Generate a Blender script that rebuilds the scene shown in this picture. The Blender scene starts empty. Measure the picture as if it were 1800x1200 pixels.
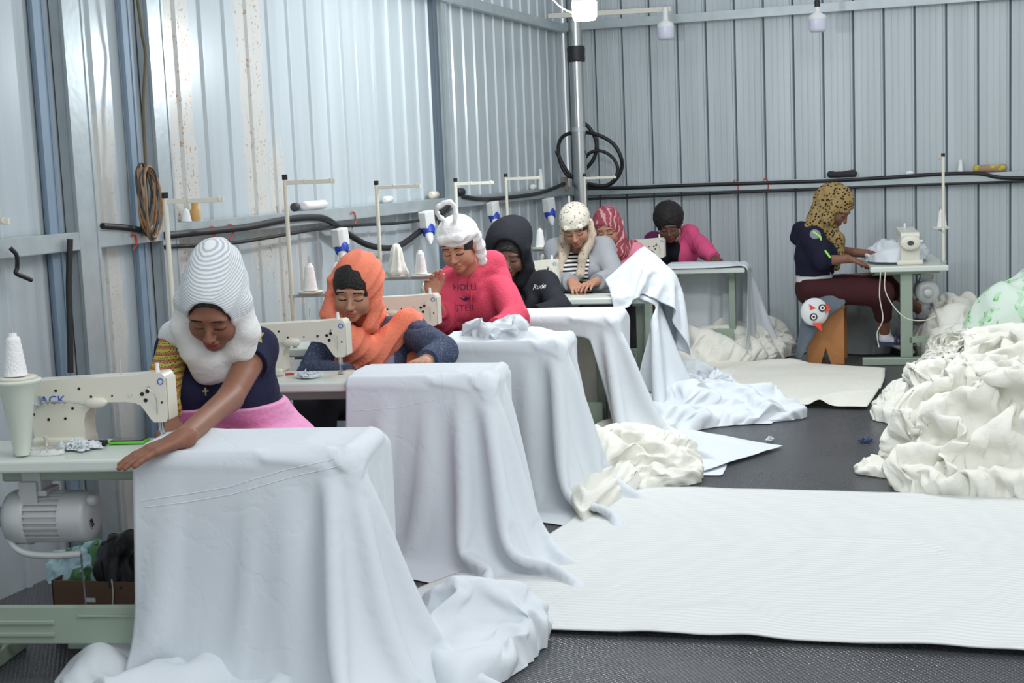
import bpy, math, random
import numpy as np
from mathutils import Vector, Matrix
random.seed(7); rng = np.random.default_rng(7)
C = bpy.context.scene.collection
# ---------------------------------------------------------------- camera (50 mm, hand held at 1.62 m, slightly rolled)
F_PX, EYE = 2500.0, 1.62
def _n(v): v = np.array(v, float); return v/np.linalg.norm(v)
_a = _n([1755-900, 258-600, F_PX]); _b = _n([-math.cos(.0415), math.sin(.0415), 0])
_dn = _n(np.cross(_a, _b)); _dn = _dn if _dn[1] > 0 else -_dn
RW = np.array([_n(np.cross(_dn, _a)), _a, -_dn])
if RW[0][0] < 0: RW[0] *= -1
cam = bpy.data.objects.new('camera', bpy.data.cameras.new('camera')); C.objects.link(cam)
cam.matrix_world = Matrix([[RW[i][0], -RW[i][1], -RW[i][2], (0, 0, EYE)[i]] for i in range(3)] + [[0, 0, 0, 1]])
cam.data.sensor_width = 36; cam.data.lens = 50; cam.data.clip_end = 60
bpy.context.scene.camera = cam
def ray(px, py): return RW @ np.array([px-900., py-600., F_PX])
def aty(px, py, Y): d = ray(px, py); return d*(Y/d[1]) + np.array([0, 0, EYE])
def atx(px, py, X): d = ray(px, py); return d*(X/d[0]) + np.array([0, 0, EYE])
def atz(px, py, z=0.): d = ray(px, py); return d*((z-EYE)/d[2]) + np.array([0, 0, EYE])
# ---------------------------------------------------------------- world, lights, exposure
sc = bpy.context.scene
sc.view_settings.view_transform = 'Standard'; sc.view_settings.look = 'None'
sc.view_settings.exposure = 0.0; sc.view_settings.gamma = 1.0; sc.view_settings.use_curve_mapping = False
W = bpy.data.worlds.new('world'); sc.world = W; W.use_nodes = True
bg = W.node_tree.nodes['Background']; bg.inputs[0].default_value = (.93, .965, 1.0, 1); bg.inputs[1].default_value = .78
def area(name, loc, target, sx, sy, energy, col):
    l = bpy.data.lights.new(name, 'AREA'); l.shape = 'RECTANGLE'; l.size = sx; l.size_y = sy
    l.energy = energy; l.color = col
    o = bpy.data.objects.new(name, l); C.objects.link(o); o.location = loc
    d = Vector(target)-Vector(loc); o.rotation_euler = d.to_track_quat('-Z', 'Y').to_euler(); return o
area('overhead_fill_light', (-2.3, 8.0, 3.65), (-1.9, 8.0, 0), .5, 5.4, 75, (.97, .985, 1.0))  # added area light, unseen overhead, placed for highlights on the left wall
area('overhead_fill_light', (1.2, 2.6, 4.8), (-1.5, 6.0, 0), 2.6, 3.0, 130, (.97, .985, 1.0))  # added area light from above the camera side, brightens heap and sheets
# ---------------------------------------------------------------- helpers
def lin(c): return tuple((x/255/12.92 if x/255 <= .04045 else ((x/255+.055)/1.055)**2.4) for x in c)
def mat(name, rgb, rough=.6, metal=0., bump=0., bscale=40., var=0., vscale=6., sheen=0., emit=None, spec=.5, alpha=1., trans=0., sss=0.):
    m = bpy.data.materials.new(name); m.use_nodes = True; nt = m.node_tree; b = nt.nodes['Principled BSDF']
    c = lin(rgb) + (1,)
    b.inputs['Base Color'].default_value = c; b.inputs['Roughness'].default_value = rough; b.inputs['Metallic'].default_value = metal
    b.inputs['Specular IOR Level'].default_value = spec; b.inputs['Alpha'].default_value = alpha
    b.inputs['Transmission Weight'].default_value = trans
    if sheen: b.inputs['Sheen Weight'].default_value = sheen
    if sss: b.inputs['Subsurface Weight'].default_value = sss; b.inputs['Subsurface Scale'].default_value = .02
    if emit: b.inputs['Emission Color'].default_value = lin(emit[0])+(1,); b.inputs['Emission Strength'].default_value = emit[1]
    if bump or var:
        tc = nt.nodes.new('ShaderNodeTexCoord')
    if bump:
        no = nt.nodes.new('ShaderNodeTexNoise'); no.inputs['Scale'].default_value = bscale; no.inputs['Detail'].default_value = 3
        bp = nt.nodes.new('ShaderNodeBump'); bp.inputs['Strength'].default_value = bump; bp.inputs['Distance'].default_value = .01
        nt.links.new(tc.outputs['Object'], no.inputs['Vector']); nt.links.new(no.outputs['Fac'], bp.inputs['Height']); nt.links.new(bp.outputs['Normal'], b.inputs['Normal'])
    if var:
        n2 = nt.nodes.new('ShaderNodeTexNoise'); n2.inputs['Scale'].default_value = vscale; n2.inputs['Detail'].default_value = 4
        mx = nt.nodes.new('ShaderNodeMix'); mx.data_type = 'RGBA'
        mx.inputs[6].default_value = tuple(x*(1-var) for x in c[:3])+(1,); mx.inputs[7].default_value = tuple(min(1, x*(1+var)) for x in c[:3])+(1,)
        nt.links.new(tc.outputs['Object'], n2.inputs['Vector']); nt.links.new(n2.outputs['Fac'], mx.inputs[0]); nt.links.new(mx.outputs[2], b.inputs['Base Color'])
    return m
def nodes(m): return m.node_tree, m.node_tree.nodes['Principled BSDF']
def link(name, me, mats, parent=None, smooth=False):
    o = bpy.data.objects.new(name, me); C.objects.link(o)
    for m in (mats if isinstance(mats, (list, tuple)) else [mats]): me.materials.append(m)
    if parent is not None: o.parent = parent
    if smooth: me.polygons.foreach_set('use_smooth', [True]*len(me.polygons))
    return o
def tag(o, label=None, cat=None, group=None, kind=None):
    if label: o['label'] = label
    if cat: o['category'] = cat
    if group: o['group'] = group
    if kind: o['kind'] = kind
    return o
def thing(name, label, cat, loc=(0, 0, 0), rz=0., group=None):
    o = bpy.data.objects.new(name, None); C.objects.link(o); o.location = loc; o.rotation_euler = (0, 0, rz)
    o.empty_display_size = .1
    return tag(o, label, cat, group)
def copy_tree(o, parent=None):
    c = o.copy(); C.objects.link(c)
    if parent is not None: c.parent = parent
    for ch in o.children: copy_tree(ch, c)
    return c
class MB:
    def __init__(s): s.v = []; s.f = []; s.sm = []
    def add(s, vs, fs, sm=False):
        n = len(s.v); s.v += [tuple(float(q) for q in v) for v in vs]; s.f += [tuple(i+n for i in f) for f in fs]; s.sm += [sm]*len(fs); return s
    def box(s, x0, x1, y0, y1, z0, z1, M=None):
        vs = [(x, y, z) for x in (x0, x1) for y in (y0, y1) for z in (z0, z1)]
        if M is not None: vs = [tuple(M @ Vector(v)) for v in vs]
        return s.add(vs, [(0, 1, 3, 2), (4, 6, 7, 5), (0, 4, 5, 1), (2, 3, 7, 6), (0, 2, 6, 4), (1, 5, 7, 3)])
    def bar(s, a, b, w, h, up=(0, 0, 1)):
        a = Vector(a); b = Vector(b); d = (b-a).normalized(); u = Vector(up); sd = d.cross(u)
        if sd.length < 1e-4: sd = d.cross(Vector((0, 1, 0)))
        sd.normalize(); u = sd.cross(d).normalized(); vs = []
        for p in (a, b):
            for i, j in ((-1, -1), (1, -1), (1, 1), (-1, 1)): vs.append(p+sd*(i*w/2)+u*(j*h/2))
        return s.add(vs, [(3, 2, 1, 0), (4, 5, 6, 7), (0, 1, 5, 4), (1, 2, 6, 5), (2, 3, 7, 6), (3, 0, 4, 7)])
    def lathe(s, prof, c=(0, 0, 0), ax=(0, 0, 1), n=20, caps=True):
        ax = Vector(ax).normalized(); t = Vector((1, 0, 0)) if abs(ax.x) < .9 else Vector((0, 1, 0))
        u = ax.cross(t).normalized(); w = ax.cross(u); c = Vector(c); vs = []; fs = []
        for r, h in prof:
            for k in range(n):
                a = 2*math.pi*k/n; vs.append(c+ax*h+(u*math.cos(a)+w*math.sin(a))*r)
        for i in range(len(prof)-1):
            for k in range(n):
                k2 = (k+1) % n; fs.append((i*n+k, i*n+k2, (i+1)*n+k2, (i+1)*n+k))
        s.add(vs, fs, True)
        if caps:
            m = len(prof)-1
            s.add([vs[k] for k in range(n)], [tuple(range(n-1, -1, -1))]); s.add([vs[m*n+k] for k in range(n)], [tuple(range(n))])
        return s
    def cyl(s, a, b, r, r2=None, n=16):
        a = Vector(a); b = Vector(b); return s.lathe([(r, 0), (r if r2 is None else r2, (b-a).length)], a, b-a, n)
    def tube(s, pts, r, n=8, closed=False, sub=6):
        P = cr(np.array([tuple(p) for p in pts], float), sub, closed); m = len(P); vs = []; fs = []
        pu = None
        for i in range(m):
            d = Vector(P[(i+1) % m if closed else min(i+1, m-1)]-P[i-1 if (closed or i) else 0]); d.normalize()
            if pu is None: pu = d.cross(Vector((0.3, .2, 1))).normalized()
            u = (pu-d*pu.dot(d)).normalized(); pu = u; w = d.cross(u)
            for k in range(n):
                a = 2*math.pi*k/n; vs.append(Vector(P[i])+(u*math.cos(a)+w*math.sin(a))*r)
        for i in range(m if closed else m-1):
            for k in range(n):
                k2 = (k+1) % n; j = (i+1) % m; fs.append((i*n+k, i*n+k2, j*n+k2, j*n+k))
        s.add(vs, fs, True)
        if not closed:
            s.add(vs[:n], [tuple(range(n-1, -1, -1))]); s.add(vs[-n:], [tuple(range(n))])
        return s
    def prism(s, poly, y0, y1, sm=False):      # polygon in xz pushed along y
        n = len(poly); vs = [(x, y0, z) for x, z in poly]+[(x, y1, z) for x, z in poly]
        s.add(vs, [tuple(range(n)), tuple(range(2*n-1, n-1, -1))]); return s.add(vs, [(k, k+n, (k+1) % n+n, (k+1) % n) for k in range(n)], sm)
    def build(s, name, m, parent=None, bevel=0., seg=2, T=None):
        me = bpy.data.meshes.new(name); vs = s.v if T is None else [tuple(T @ Vector(v)) for v in s.v]
        me.from_pydata(vs, [], s.f); me.polygons.foreach_set('use_smooth', s.sm); me.update()
        o = link(name, me, m, parent)
        if bevel:
            md = o.modifiers.new('bevel', 'BEVEL'); md.width = bevel; md.segments = seg; md.limit_method = 'ANGLE'; md.angle_limit = .6; md.harden_normals = False
        return o
def cr(P, sub=6, closed=False):
    m = len(P)
    if closed: Q = np.vstack([P[-1:], P, P[:2]]); k = m
    else: Q = np.vstack([2*P[:1]-P[1:2], P, 2*P[-1:]-P[-2:-1]]); k = m-1
    out = []; t = np.linspace(0, 1, sub, endpoint=False)[:, None]
    for i in range(k):
        a, b, c, d = Q[i], Q[i+1], Q[i+2], Q[i+3]
        out.append(.5*((2*b)+(c-a)*t+(2*a-5*b+4*c-d)*t*t+(3*b-a-3*c+d)*t**3))
    if not closed: out.append(P[-1:])
    return np.vstack(out)
def text_mesh(name, body, size, m, parent, T, extrude=.0008, shear=0.):
    cu = bpy.data.curves.new(name, 'FONT'); cu.body = body; cu.size = size; cu.extrude = extrude; cu.align_x = 'CENTER'; cu.align_y = 'CENTER'; cu.shear = shear
    cu.resolution_u = 3
    t = bpy.data.objects.new(name, cu); C.objects.link(t); dg = bpy.context.evaluated_depsgraph_get()
    me = bpy.data.meshes.new_from_object(t.evaluated_get(dg)); bpy.data.objects.remove(t)
    me.transform(T); me.name = name; me.materials.clear()
    return link(name, me, m, parent)
# ---- cheap smooth 3-D noise for numpy vertex arrays
def nz(P, f, seed=0, oct=3):
    r = np.random.default_rng(seed); out = np.zeros(len(P)); a = 1.; tot = 0
    for o in range(oct):
        for k in range(4):
            d = r.normal(size=3); d *= f/np.linalg.norm(d)*r.uniform(.7, 1.3); w = r.normal(size=3)*f*.6; ph = r.uniform(0, 6.28, 2)
            out += a*np.sin(P@d+ph[0]+1.3*np.sin(P@w+ph[1])); tot += a*.7
        f *= 1.9; a *= .5
    return out/tot
# ---------------------------------------------------------------- implicit surfaces (bodies, garments, hair)
class SD:
    def __init__(s, res): s.h = res; s.p = []
    def cap(s, a, b, ra, rb=None, k=.03, clip=False, op=1):
        s.p.append(('c', np.array(a, float), np.array(b, float), ra, ra if rb is None else rb, k, clip, op)); return s
    def path(s, pts, rs, k=.03, op=1):
        for i in range(len(pts)-1): s.cap(pts[i], pts[i+1], rs[i], rs[i+1], k, False, op)
        return s
    def ell(s, c, r, k=.03, R=None, op=1):
        s.p.append(('e', np.array(c, float), np.array(r, float), np.eye(3) if R is None else np.array(R), 0, k, False, op)); return s
    def plane(s, c, n, k=.005):       # cuts away the side n points to
        s.p.append(('p', np.array(c, float), _n(n), 0, 0, k, False, -1)); return s
    def mesh(s):
        lo = []; hi = []
        for t in s.p:
            if t[-1] < 0: continue
            if t[0] == 'c': r = max(t[3], t[4]); lo += [t[1]-r, t[2]-r]; hi += [t[1]+r, t[2]+r]
            else: r = max(t[2]); lo.append(t[1]-r); hi.append(t[1]+r)
        lo = np.min(lo, 0)-.025; hi = np.max(hi, 0)+.025; h = s.h
        N = np.ceil((hi-lo)/h).astype(int)+1; ax = [lo[i]+h*np.arange(N[i]) for i in range(3)]
        F = np.full(N, .06, np.float32)
        for t in s.p:
            m = t[5]+.02
            if t[0] == 'c': r = max(t[3], t[4]); b0 = np.minimum(t[1], t[2])-r-m; b1 = np.maximum(t[1], t[2])+r+m
            elif t[0] == 'e':
                e = np.sqrt(((t[3]*t[2])**2).sum(1)); b0 = t[1]-e-m; b1 = t[1]+e+m
            else: b0 = lo; b1 = hi
            i0 = np.clip(((b0-lo)/h).astype(int), 0, N-1); i1 = np.clip(((b1-lo)/h).astype(int)+2, 1, N)
            if np.any(i1 <= i0): continue
            sl = tuple(slice(i0[q], i1[q]) for q in range(3))
            X = ax[0][sl[0]][:, None, None].astype(np.float32); Y = ax[1][sl[1]][None, :, None].astype(np.float32); Z = ax[2][sl[2]][None, None, :].astype(np.float32)
            if t[0] == 'c':
                a, b = t[1], t[2]; d = b-a; L2 = max(d@d, 1e-9)
                u = np.clip(((X-a[0])*d[0]+(Y-a[1])*d[1]+(Z-a[2])*d[2])/L2, 0, 1)
                D = np.sqrt((X-a[0]-u*d[0])**2+(Y-a[1]-u*d[1])**2+(Z-a[2]-u*d[2])**2)-(t[3]+(t[4]-t[3])*u)
                if t[6]:
                    L = math.sqrt(L2); D = np.maximum(D, ((X-b[0])*d[0]+(Y-b[1])*d[1]+(Z-b[2])*d[2])/L)
            elif t[0] == 'e':
                x, y, z = X-t[1][0], Y-t[1][1], Z-t[1][2]; R = t[3]; q = []
                for j in range(3): q.append((x*R[0, j]+y*R[1, j]+z*R[2, j])/t[2][j])
                k0 = np.sqrt(q[0]**2+q[1]**2+q[2]**2)+1e-6; k1 = np.sqrt((q[0]/t[2][0])**2+(q[1]/t[2][1])**2+(q[2]/t[2][2])**2)+1e-6
                D = k0*(k0-1)/k1
            else: D = -((X-t[1][0])*t[2][0]+(Y-t[1][1])*t[2][1]+(Z-t[1][2])*t[2][2])+0*(X+Y+Z)
            A = F[sl]; k = max(t[5], 1e-4)
            if t[7 if t[0] != 'p' else 7] > 0:
                w = np.clip(.5+.5*(A-D)/k, 0, 1); F[sl] = A+(D-A)*w-k*w*(1-w)
            else:
                D = -D; w = np.clip(.5+.5*(D-A)/k, 0, 1); F[sl] = A+(D-A)*w+k*w*(1-w)
        return nets(F, lo, h)
def nets(F, lo, h):
    I = F < 0; nx, ny, nzz = F.shape
    cnt = np.zeros((nx-1, ny-1, nzz-1), np.int8); cs = [(i, j, k) for i in (0, 1) for j in (0, 1) for k in (0, 1)]
    for i, j, k in cs: cnt += I[i:nx-1+i, j:ny-1+j, k:nzz-1+k]
    act = (cnt > 0) & (cnt < 8); idx = np.argwhere(act); ids = np.full(act.shape, -1, np.int32); ids[act] = np.arange(len(idx))
    V = {c: F[idx[:, 0]+c[0], idx[:, 1]+c[1], idx[:, 2]+c[2]] for c in cs}
    S = np.zeros((len(idx), 3)); n = np.zeros(len(idx))
    for c in cs:
        for a in range(3):
            if c[a]: continue
            d = list(c); d[a] = 1; d = tuple(d); va, vb = V[c], V[d]; m = (va < 0) != (vb < 0)
            t = np.where(m, va/np.where(m, va-vb, 1), 0); p = np.zeros((len(idx), 3)); p[:] = c; p[:, a] += t
            S[m] += p[m]; n[m] += 1
    P = lo+h*(idx+S/n[:, None]); faces = []
    for a in range(3):
        sl0 = [slice(None)]*3; sl1 = [slice(None)]*3; sl0[a] = slice(0, -1); sl1[a] = slice(1, None)
        A = I[tuple(sl0)]; B = I[tuple(sl1)]; b, c = (a+1) % 3, (a+2) % 3
        e = np.argwhere(A != B); s = A[tuple(e.T)]
        ok = (e[:, b] > 0) & (e[:, c] > 0) & (e[:, b] < F.shape[b]-1) & (e[:, c] < F.shape[c]-1); e = e[ok]; s = s[ok]
        def g(db, dc):
            q = e.copy(); q[:, b] -= db; q[:, c] -= dc; return ids[tuple(q.T)]
        q = np.stack([g(1, 1), g(0, 1), g(0, 0), g(1, 0)], 1); q[~s] = q[~s][:, ::-1]; faces.append(q)
    return P, np.vstack(faces)
def sdobj(name, sd, mats, parent, disp=None, matfn=None, smooth=2, frame=None, cut=None):
    P, Q = sd.mesh()
    # light Laplacian smoothing removes the voxel steps
    E = np.vstack([Q[:, [0, 1]], Q[:, [1, 2]], Q[:, [2, 3]], Q[:, [3, 0]]])
    for _ in range(smooth):
        A = np.zeros_like(P); n = np.zeros(len(P))
        for j in range(3): A[:, j] = np.bincount(E[:, 0], P[E[:, 1], j], len(P))+np.bincount(E[:, 1], P[E[:, 0], j], len(P))
        n = np.bincount(E[:, 0], minlength=len(P))+np.bincount(E[:, 1], minlength=len(P)); P = .5*P+.5*A/np.maximum(n, 1)[:, None]
    if disp is not None:
        fn = np.cross(P[Q[:, 2]]-P[Q[:, 0]], P[Q[:, 3]]-P[Q[:, 1]]); N = np.zeros_like(P)
        for j in range(3):
            for c in range(4): N[:, j] += np.bincount(Q[:, c], fn[:, j], len(P))
        N /= np.linalg.norm(N, axis=1)[:, None]+1e-12; P = P+N*disp(P)[:, None]
    cen = P[Q].mean(1)
    if cut is not None:
        keep = ~cut(cen); Q = Q[keep]; cen = cen[keep]; u, inv = np.unique(Q, return_inverse=True); P = P[u]; Q = inv.reshape(-1, 4)
    me = qmesh(name, P if frame is None else (P-frame[1])@frame[0], Q)
    mats = mats if isinstance(mats, (list, tuple)) else [mats]
    o = link(name, me, mats, parent, True)
    if matfn is not None: me.polygons.foreach_set('material_index', matfn(cen).astype(np.int32))
    if frame is not None:
        M = Matrix([list(frame[0][i])+[frame[1][i]] for i in range(3)]+[[0, 0, 0, 1]]); o.matrix_local = M
    return o
def qmesh(name, P, Q):
    me = bpy.data.meshes.new(name); me.vertices.add(len(P)); me.vertices.foreach_set('co', np.asarray(P, np.float32).ravel())
    me.loops.add(len(Q)*4); me.loops.foreach_set('vertex_index', np.asarray(Q, np.int32).ravel())
    me.polygons.add(len(Q)); me.polygons.foreach_set('loop_start', np.arange(0, len(Q)*4, 4, dtype=np.int32))
    me.update(calc_edges=True); me.validate(); return me
# ---------------------------------------------------------------- cloth: a grid relaxed with gravity, folds come from the physics
def relax(P, rest, steps=120, it=12, box=(), ball=(), g=9.8, dt=.012, pin=None, damp=.985, stiff=.12, floor=.006, mu=.5, anchor=None, mesh_cb=None):
    P = P.astype(float).copy(); V = np.zeros_like(P); m, n, _ = P.shape
    w = np.ones((m, n)); P0 = P.copy()
    if pin is not None: w[pin] = 0
    prs = []
    def pr(di, dj, st):
        # pairs (i,j)-(i+di,j+dj) in alternating batches
        L = rest(di, dj)
        for par in (0, 1):
            M = np.zeros((m, n), bool)
            ii, jj = np.meshgrid(np.arange(m), np.arange(n), indexing='ij')
            key = (ii//max(abs(di), 1)) % 2 if di else (jj//max(abs(dj), 1)) % 2
            M = (key == par) & (ii+di < m) & (jj+dj < n) & (jj+dj >= 0)
            a = np.flatnonzero(M); b = a+di*n+dj; wa = w.ravel()[a]; wb = w.ravel()[b]; sw = wa+wb; sw[sw == 0] = 1
            prs.append((a, b, (wa/sw)[:, None]*st, (wb/sw)[:, None]*st, L.ravel()[a][:, None] if np.ndim(L) else L))
    pr(1, 0, 1.); pr(0, 1, 1.); pr(1, 1, .55); pr(1, -1, .55); pr(2, 0, stiff); pr(0, 2, stiff)
    Pf = P.reshape(-1, 3)
    for s in range(steps):
        prev = P.copy(); V[..., 2] -= g*dt; V *= damp
        sp = np.linalg.norm(V, axis=2, keepdims=True); V *= np.minimum(1, 2.5/np.maximum(sp, 1e-6))
        P += V*dt*w[..., None]; Pf = P.reshape(-1, 3)
        if anchor is not None: P += (P0-P)*anchor
        for k in range(it):
            for a, b, wa, wb, L in prs:
                d = Pf[b]-Pf[a]; l = np.sqrt((d*d).sum(1))[:, None]+1e-9; c = d*((l-L)/l); Pf[a] += c*wa; Pf[b] -= c*wb
            if k % 3 == 2 or k == it-1:
                for c, u, x1, y1, z1, th in box:      # oriented box: centre frame c, axis u, half sizes
                    q = Pf-c; v = np.array([-u[1], u[0], 0]); lx = q@u; ly = q@v; lz = q[:, 2]
                    ins = (abs(lx) < x1+th) & (abs(ly) < y1+th) & (abs(lz) < z1+th)
                    if not ins.any(): continue
                    I = np.flatnonzero(ins); px = x1+th-abs(lx[I]); py = y1+th-abs(ly[I]); pz = z1+th-lz[I]; pz = np.where(lz[I] < -z1*.2, 9, pz)
                    mn = np.minimum(np.minimum(px, py), pz); sx = np.sign(lx[I]); sy = np.sign(ly[I])
                    mx = (px == mn); my = (py == mn) & ~mx; mz = ~mx & ~my
                    Pf[I[mx]] += (px*sx)[mx][:, None]*u; Pf[I[my]] += (py*sy)[my][:, None]*v; Pf[I[mz], 2] += pz[mz]
                    if k == it-1:
                        pv = prev.reshape(-1, 3); Pf[I[mz], :2] += (pv[I[mz], :2]-Pf[I[mz], :2])*.6
                for c, r in ball:
                    q = (Pf-c)/r; l = np.sqrt((q*q).sum(1)); I = np.flatnonzero(l < 1)
                    if len(I): Pf[I] = c+q[I]/l[I][:, None]*r
                fl = Pf[:, 2] < floor
                Pf[fl, 2] = floor
                if k == it-1:
                    pv = prev.reshape(-1, 3); Pf[fl, :2] += (pv[fl, :2]-Pf[fl, :2])*mu
        V = (P-prev)/dt
    return P
def grid_up(G, k):
    G = np.array(G, float); A = np.stack([cr(G[i], k) for i in range(len(G))]); return np.stack([cr(A[:, j], k) for j in range(A.shape[1])], 1)
def resample(G, m, n):                 # smooth a control grid to m x n points
    A = grid_up(G, 8); i = np.linspace(0, A.shape[0]-1, m); j = np.linspace(0, A.shape[1]-1, n)
    i0 = np.minimum(i.astype(int), A.shape[0]-2); j0 = np.minimum(j.astype(int), A.shape[1]-2); fi = (i-i0)[:, None, None]; fj = (j-j0)[None, :, None]
    return A[i0][:, j0]*(1-fi)*(1-fj)+A[i0+1][:, j0]*fi*(1-fj)+A[i0][:, j0+1]*(1-fi)*fj+A[i0+1][:, j0+1]*fi*fj
def cloth_obj(name, P, m, parent=None, up=1, thick=.0015):
    if up > 1: P = grid_up(P, up)
    a, b, _ = P.shape; i = np.arange(a-1)[:, None]*b+np.arange(b-1)[None, :]
    Q = np.stack([i, i+1, i+b+1, i+b], -1).reshape(-1, 4)
    o = link(name, qmesh(name, P.reshape(-1, 3), Q), m, parent, True)
    if thick: md = o.modifiers.new('thickness', 'SOLIDIFY'); md.thickness = thick; md.offset = 0
    return o
def rest_from(P, s=1.):
    def f(di, dj):
        L = np.zeros(P.shape[:2]); m, n = L.shape; j0 = max(0, -dj); j1 = n-max(0, dj)
        L[:m-di, j0:j1] = np.linalg.norm(P[di:, j0+dj:j1+dj]-P[:m-di, j0:j1], axis=2)*s; return L
    return f
def rest_flat(du, dv): return lambda di, dj: math.hypot(di*du, dj*dv)
# ---------------------------------------------------------------- materials
def ramp_mask(nt, sock, lo, hi):
    n = nt.nodes.new('ShaderNodeMapRange'); n.interpolation_type = 'SMOOTHSTEP'; n.inputs[1].default_value = lo; n.inputs[2].default_value = hi
    nt.links.new(sock, n.inputs[0]); return n.outputs[0]
def mth(nt, op, a, b=None):
    n = nt.nodes.new('ShaderNodeMath'); n.operation = op
    for i, x in enumerate((a, b)):
        if x is None: continue
        if isinstance(x, (int, float)): n.inputs[i].default_value = x
        else: nt.links.new(x, n.inputs[i])
    return n.outputs[0]
def mixc(nt, f, a, b):
    n = nt.nodes.new('ShaderNodeMix'); n.data_type = 'RGBA'
    for i, x in ((0, f), (6, a), (7, b)):
        if isinstance(x, tuple): n.inputs[i].default_value = x if len(x) == 4 else x+(1,)
        elif isinstance(x, (int, float)): n.inputs[i].default_value = x
        else: nt.links.new(x, n.inputs[i])
    return n.outputs[2]
def noise(nt, vec, scale, mapping=None, detail=3):
    n = nt.nodes.new('ShaderNodeTexNoise'); n.inputs['Scale'].default_value = scale; n.inputs['Detail'].default_value = detail
    if mapping:
        mp = nt.nodes.new('ShaderNodeMapping'); mp.inputs['Scale'].default_value = mapping; nt.links.new(vec, mp.inputs[0]); vec = mp.outputs[0]
    nt.links.new(vec, n.inputs['Vector']); return n.outputs['Fac']
def wall_mat(name, rgb, rough, axis, patches=()):
    m = mat(name, rgb, rough, .12); nt, b = nodes(m); tc = nt.nodes.new('ShaderNodeTexCoord'); ob = tc.outputs['Object']
    sx = nt.nodes.new('ShaderNodeSeparateXYZ'); nt.links.new(ob, sx.inputs[0]); along = sx.outputs[axis]
    sc_ = [1, 1, 1]; sc_[axis] = 5; sc_[2] = .25
    st = noise(nt, ob, 1.2, tuple(sc_), 2); fine = noise(nt, ob, 6, tuple([s*(3 if i == axis else 1) for i, s in enumerate(sc_)]), 2)
    c = lin(rgb); f = ramp_mask(nt, st, .3, .7)
    col = mixc(nt, f, tuple(x*.92 for x in c)+(1,), tuple(min(1, x*1.06) for x in c)+(1,))
    col = mixc(nt, mth(nt, 'MULTIPLY', ramp_mask(nt, fine, .5, .75), .35), col, lin((196, 202, 200))+(1,))
    spk = noise(nt, ob, 60, None, 4); spk2 = noise(nt, ob, 14, tuple([3 if i == axis else 1 for i in range(3)]), 4)
    for lo, hi, z0, z1, rust in patches:
        w = noise(nt, ob, 5, None, 3); a2 = mth(nt, 'ADD', along, mth(nt, 'MULTIPLY', mth(nt, 'SUBTRACT', w, .5), .12))
        mk = mth(nt, 'MULTIPLY', ramp_mask(nt, a2, lo, lo+.015), mth(nt, 'SUBTRACT', 1., ramp_mask(nt, a2, hi-.015, hi)))
        z2 = mth(nt, 'ADD', sx.outputs[2], mth(nt, 'MULTIPLY', mth(nt, 'SUBTRACT', spk2, .5), .9))
        mk = mth(nt, 'MULTIPLY', mk, mth(nt, 'MULTIPLY', ramp_mask(nt, z2, z0, z0+.06), mth(nt, 'SUBTRACT', 1., ramp_mask(nt, z2, z1-.1, z1))))
        col = mixc(nt, mth(nt, 'MULTIPLY', mk, .8), col, lin((206, 206, 200))+(1,))
        mr = mth(nt, 'MULTIPLY', mk, mth(nt, 'MULTIPLY', ramp_mask(nt, spk, .53, .62), ramp_mask(nt, spk2, .5, .62)))
        col = mixc(nt, mth(nt, 'MULTIPLY', mr, rust), col, lin((176, 132, 92))+(1,))
    nt.links.new(col, b.inputs['Base Color'])
    bp = nt.nodes.new('ShaderNodeBump'); bp.inputs['Strength'].default_value = .07; bp.inputs['Distance'].default_value = .006
    nt.links.new(st, bp.inputs['Height']); nt.links.new(bp.outputs[0], b.inputs['Normal']); return m
M_WL = wall_mat('painted_sheet_steel', (186, 197, 202), .27, 1, [(5.93, 6.22, -.2, 9, 1), (6.68, 6.95, 1.1, 9, .8), (6.95, 7.12, -.5, 1.85, .7), (5.3, 5.52, -.5, 2.0, .35), (7.2, 7.35, .9, 1.35, .2)])
M_WB = wall_mat('back_sheet_steel', (184, 194, 198), .42, 0)
M_SEAM = mat('dark_seam_gap', (84, 98, 108), .6, .2)  # darker tone of the recessed seams between wall panels
M_GALV = mat('galvanised_steel', (176, 187, 190), .34, .35, bump=.08, bscale=30, var=.18, vscale=9)
M_GALVD = mat('painted_blue_steel', (128, 148, 166), .5, .1, var=.1)
M_DGREY2 = mat('grey_steel_edge', (96, 108, 118), .5, .2)
M_PIPE = mat('polished_pipe', (182, 186, 184), .22, .9, var=.08)
M_BLACK = mat('black_rubber', (28, 29, 32), .5); M_TAPE = mat('black_tape', (34, 34, 38), .45, bump=.4, bscale=60)
M_DGREY = mat('dark_grey_plastic', (62, 64, 68), .5)
M_TTOP = mat('pale_laminate', (206, 214, 206), .3, var=.03); M_TEDGE = mat('laminate_edge', (208, 216, 204), .4)
M_LEG = mat('sage_green_enamel', (150, 166, 150), .38, var=.04, vscale=3)
M_MACH = mat('ivory_machine_enamel', (216, 214, 200), .28, var=.02); M_CHR = mat('chrome', (205, 208, 210), .18, .95)
M_SCREW = mat('dark_screw', (30, 30, 32), .4, .3); M_BLUE = mat('blue_plastic', (22, 62, 176), .4); M_BLUEINK = mat('blue_lettering', (36, 92, 196), .5)
M_WPL = mat('white_plastic', (226, 228, 226), .4); M_THREAD = mat('white_thread', (240, 241, 240), .8, bump=.5, bscale=150)
M_CREAM = mat('cream_enamel_rod', (214, 212, 196), .35)
M_MOTOR = mat('grey_cast_motor', (186, 190, 190), .4, .1, var=.06)
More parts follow.
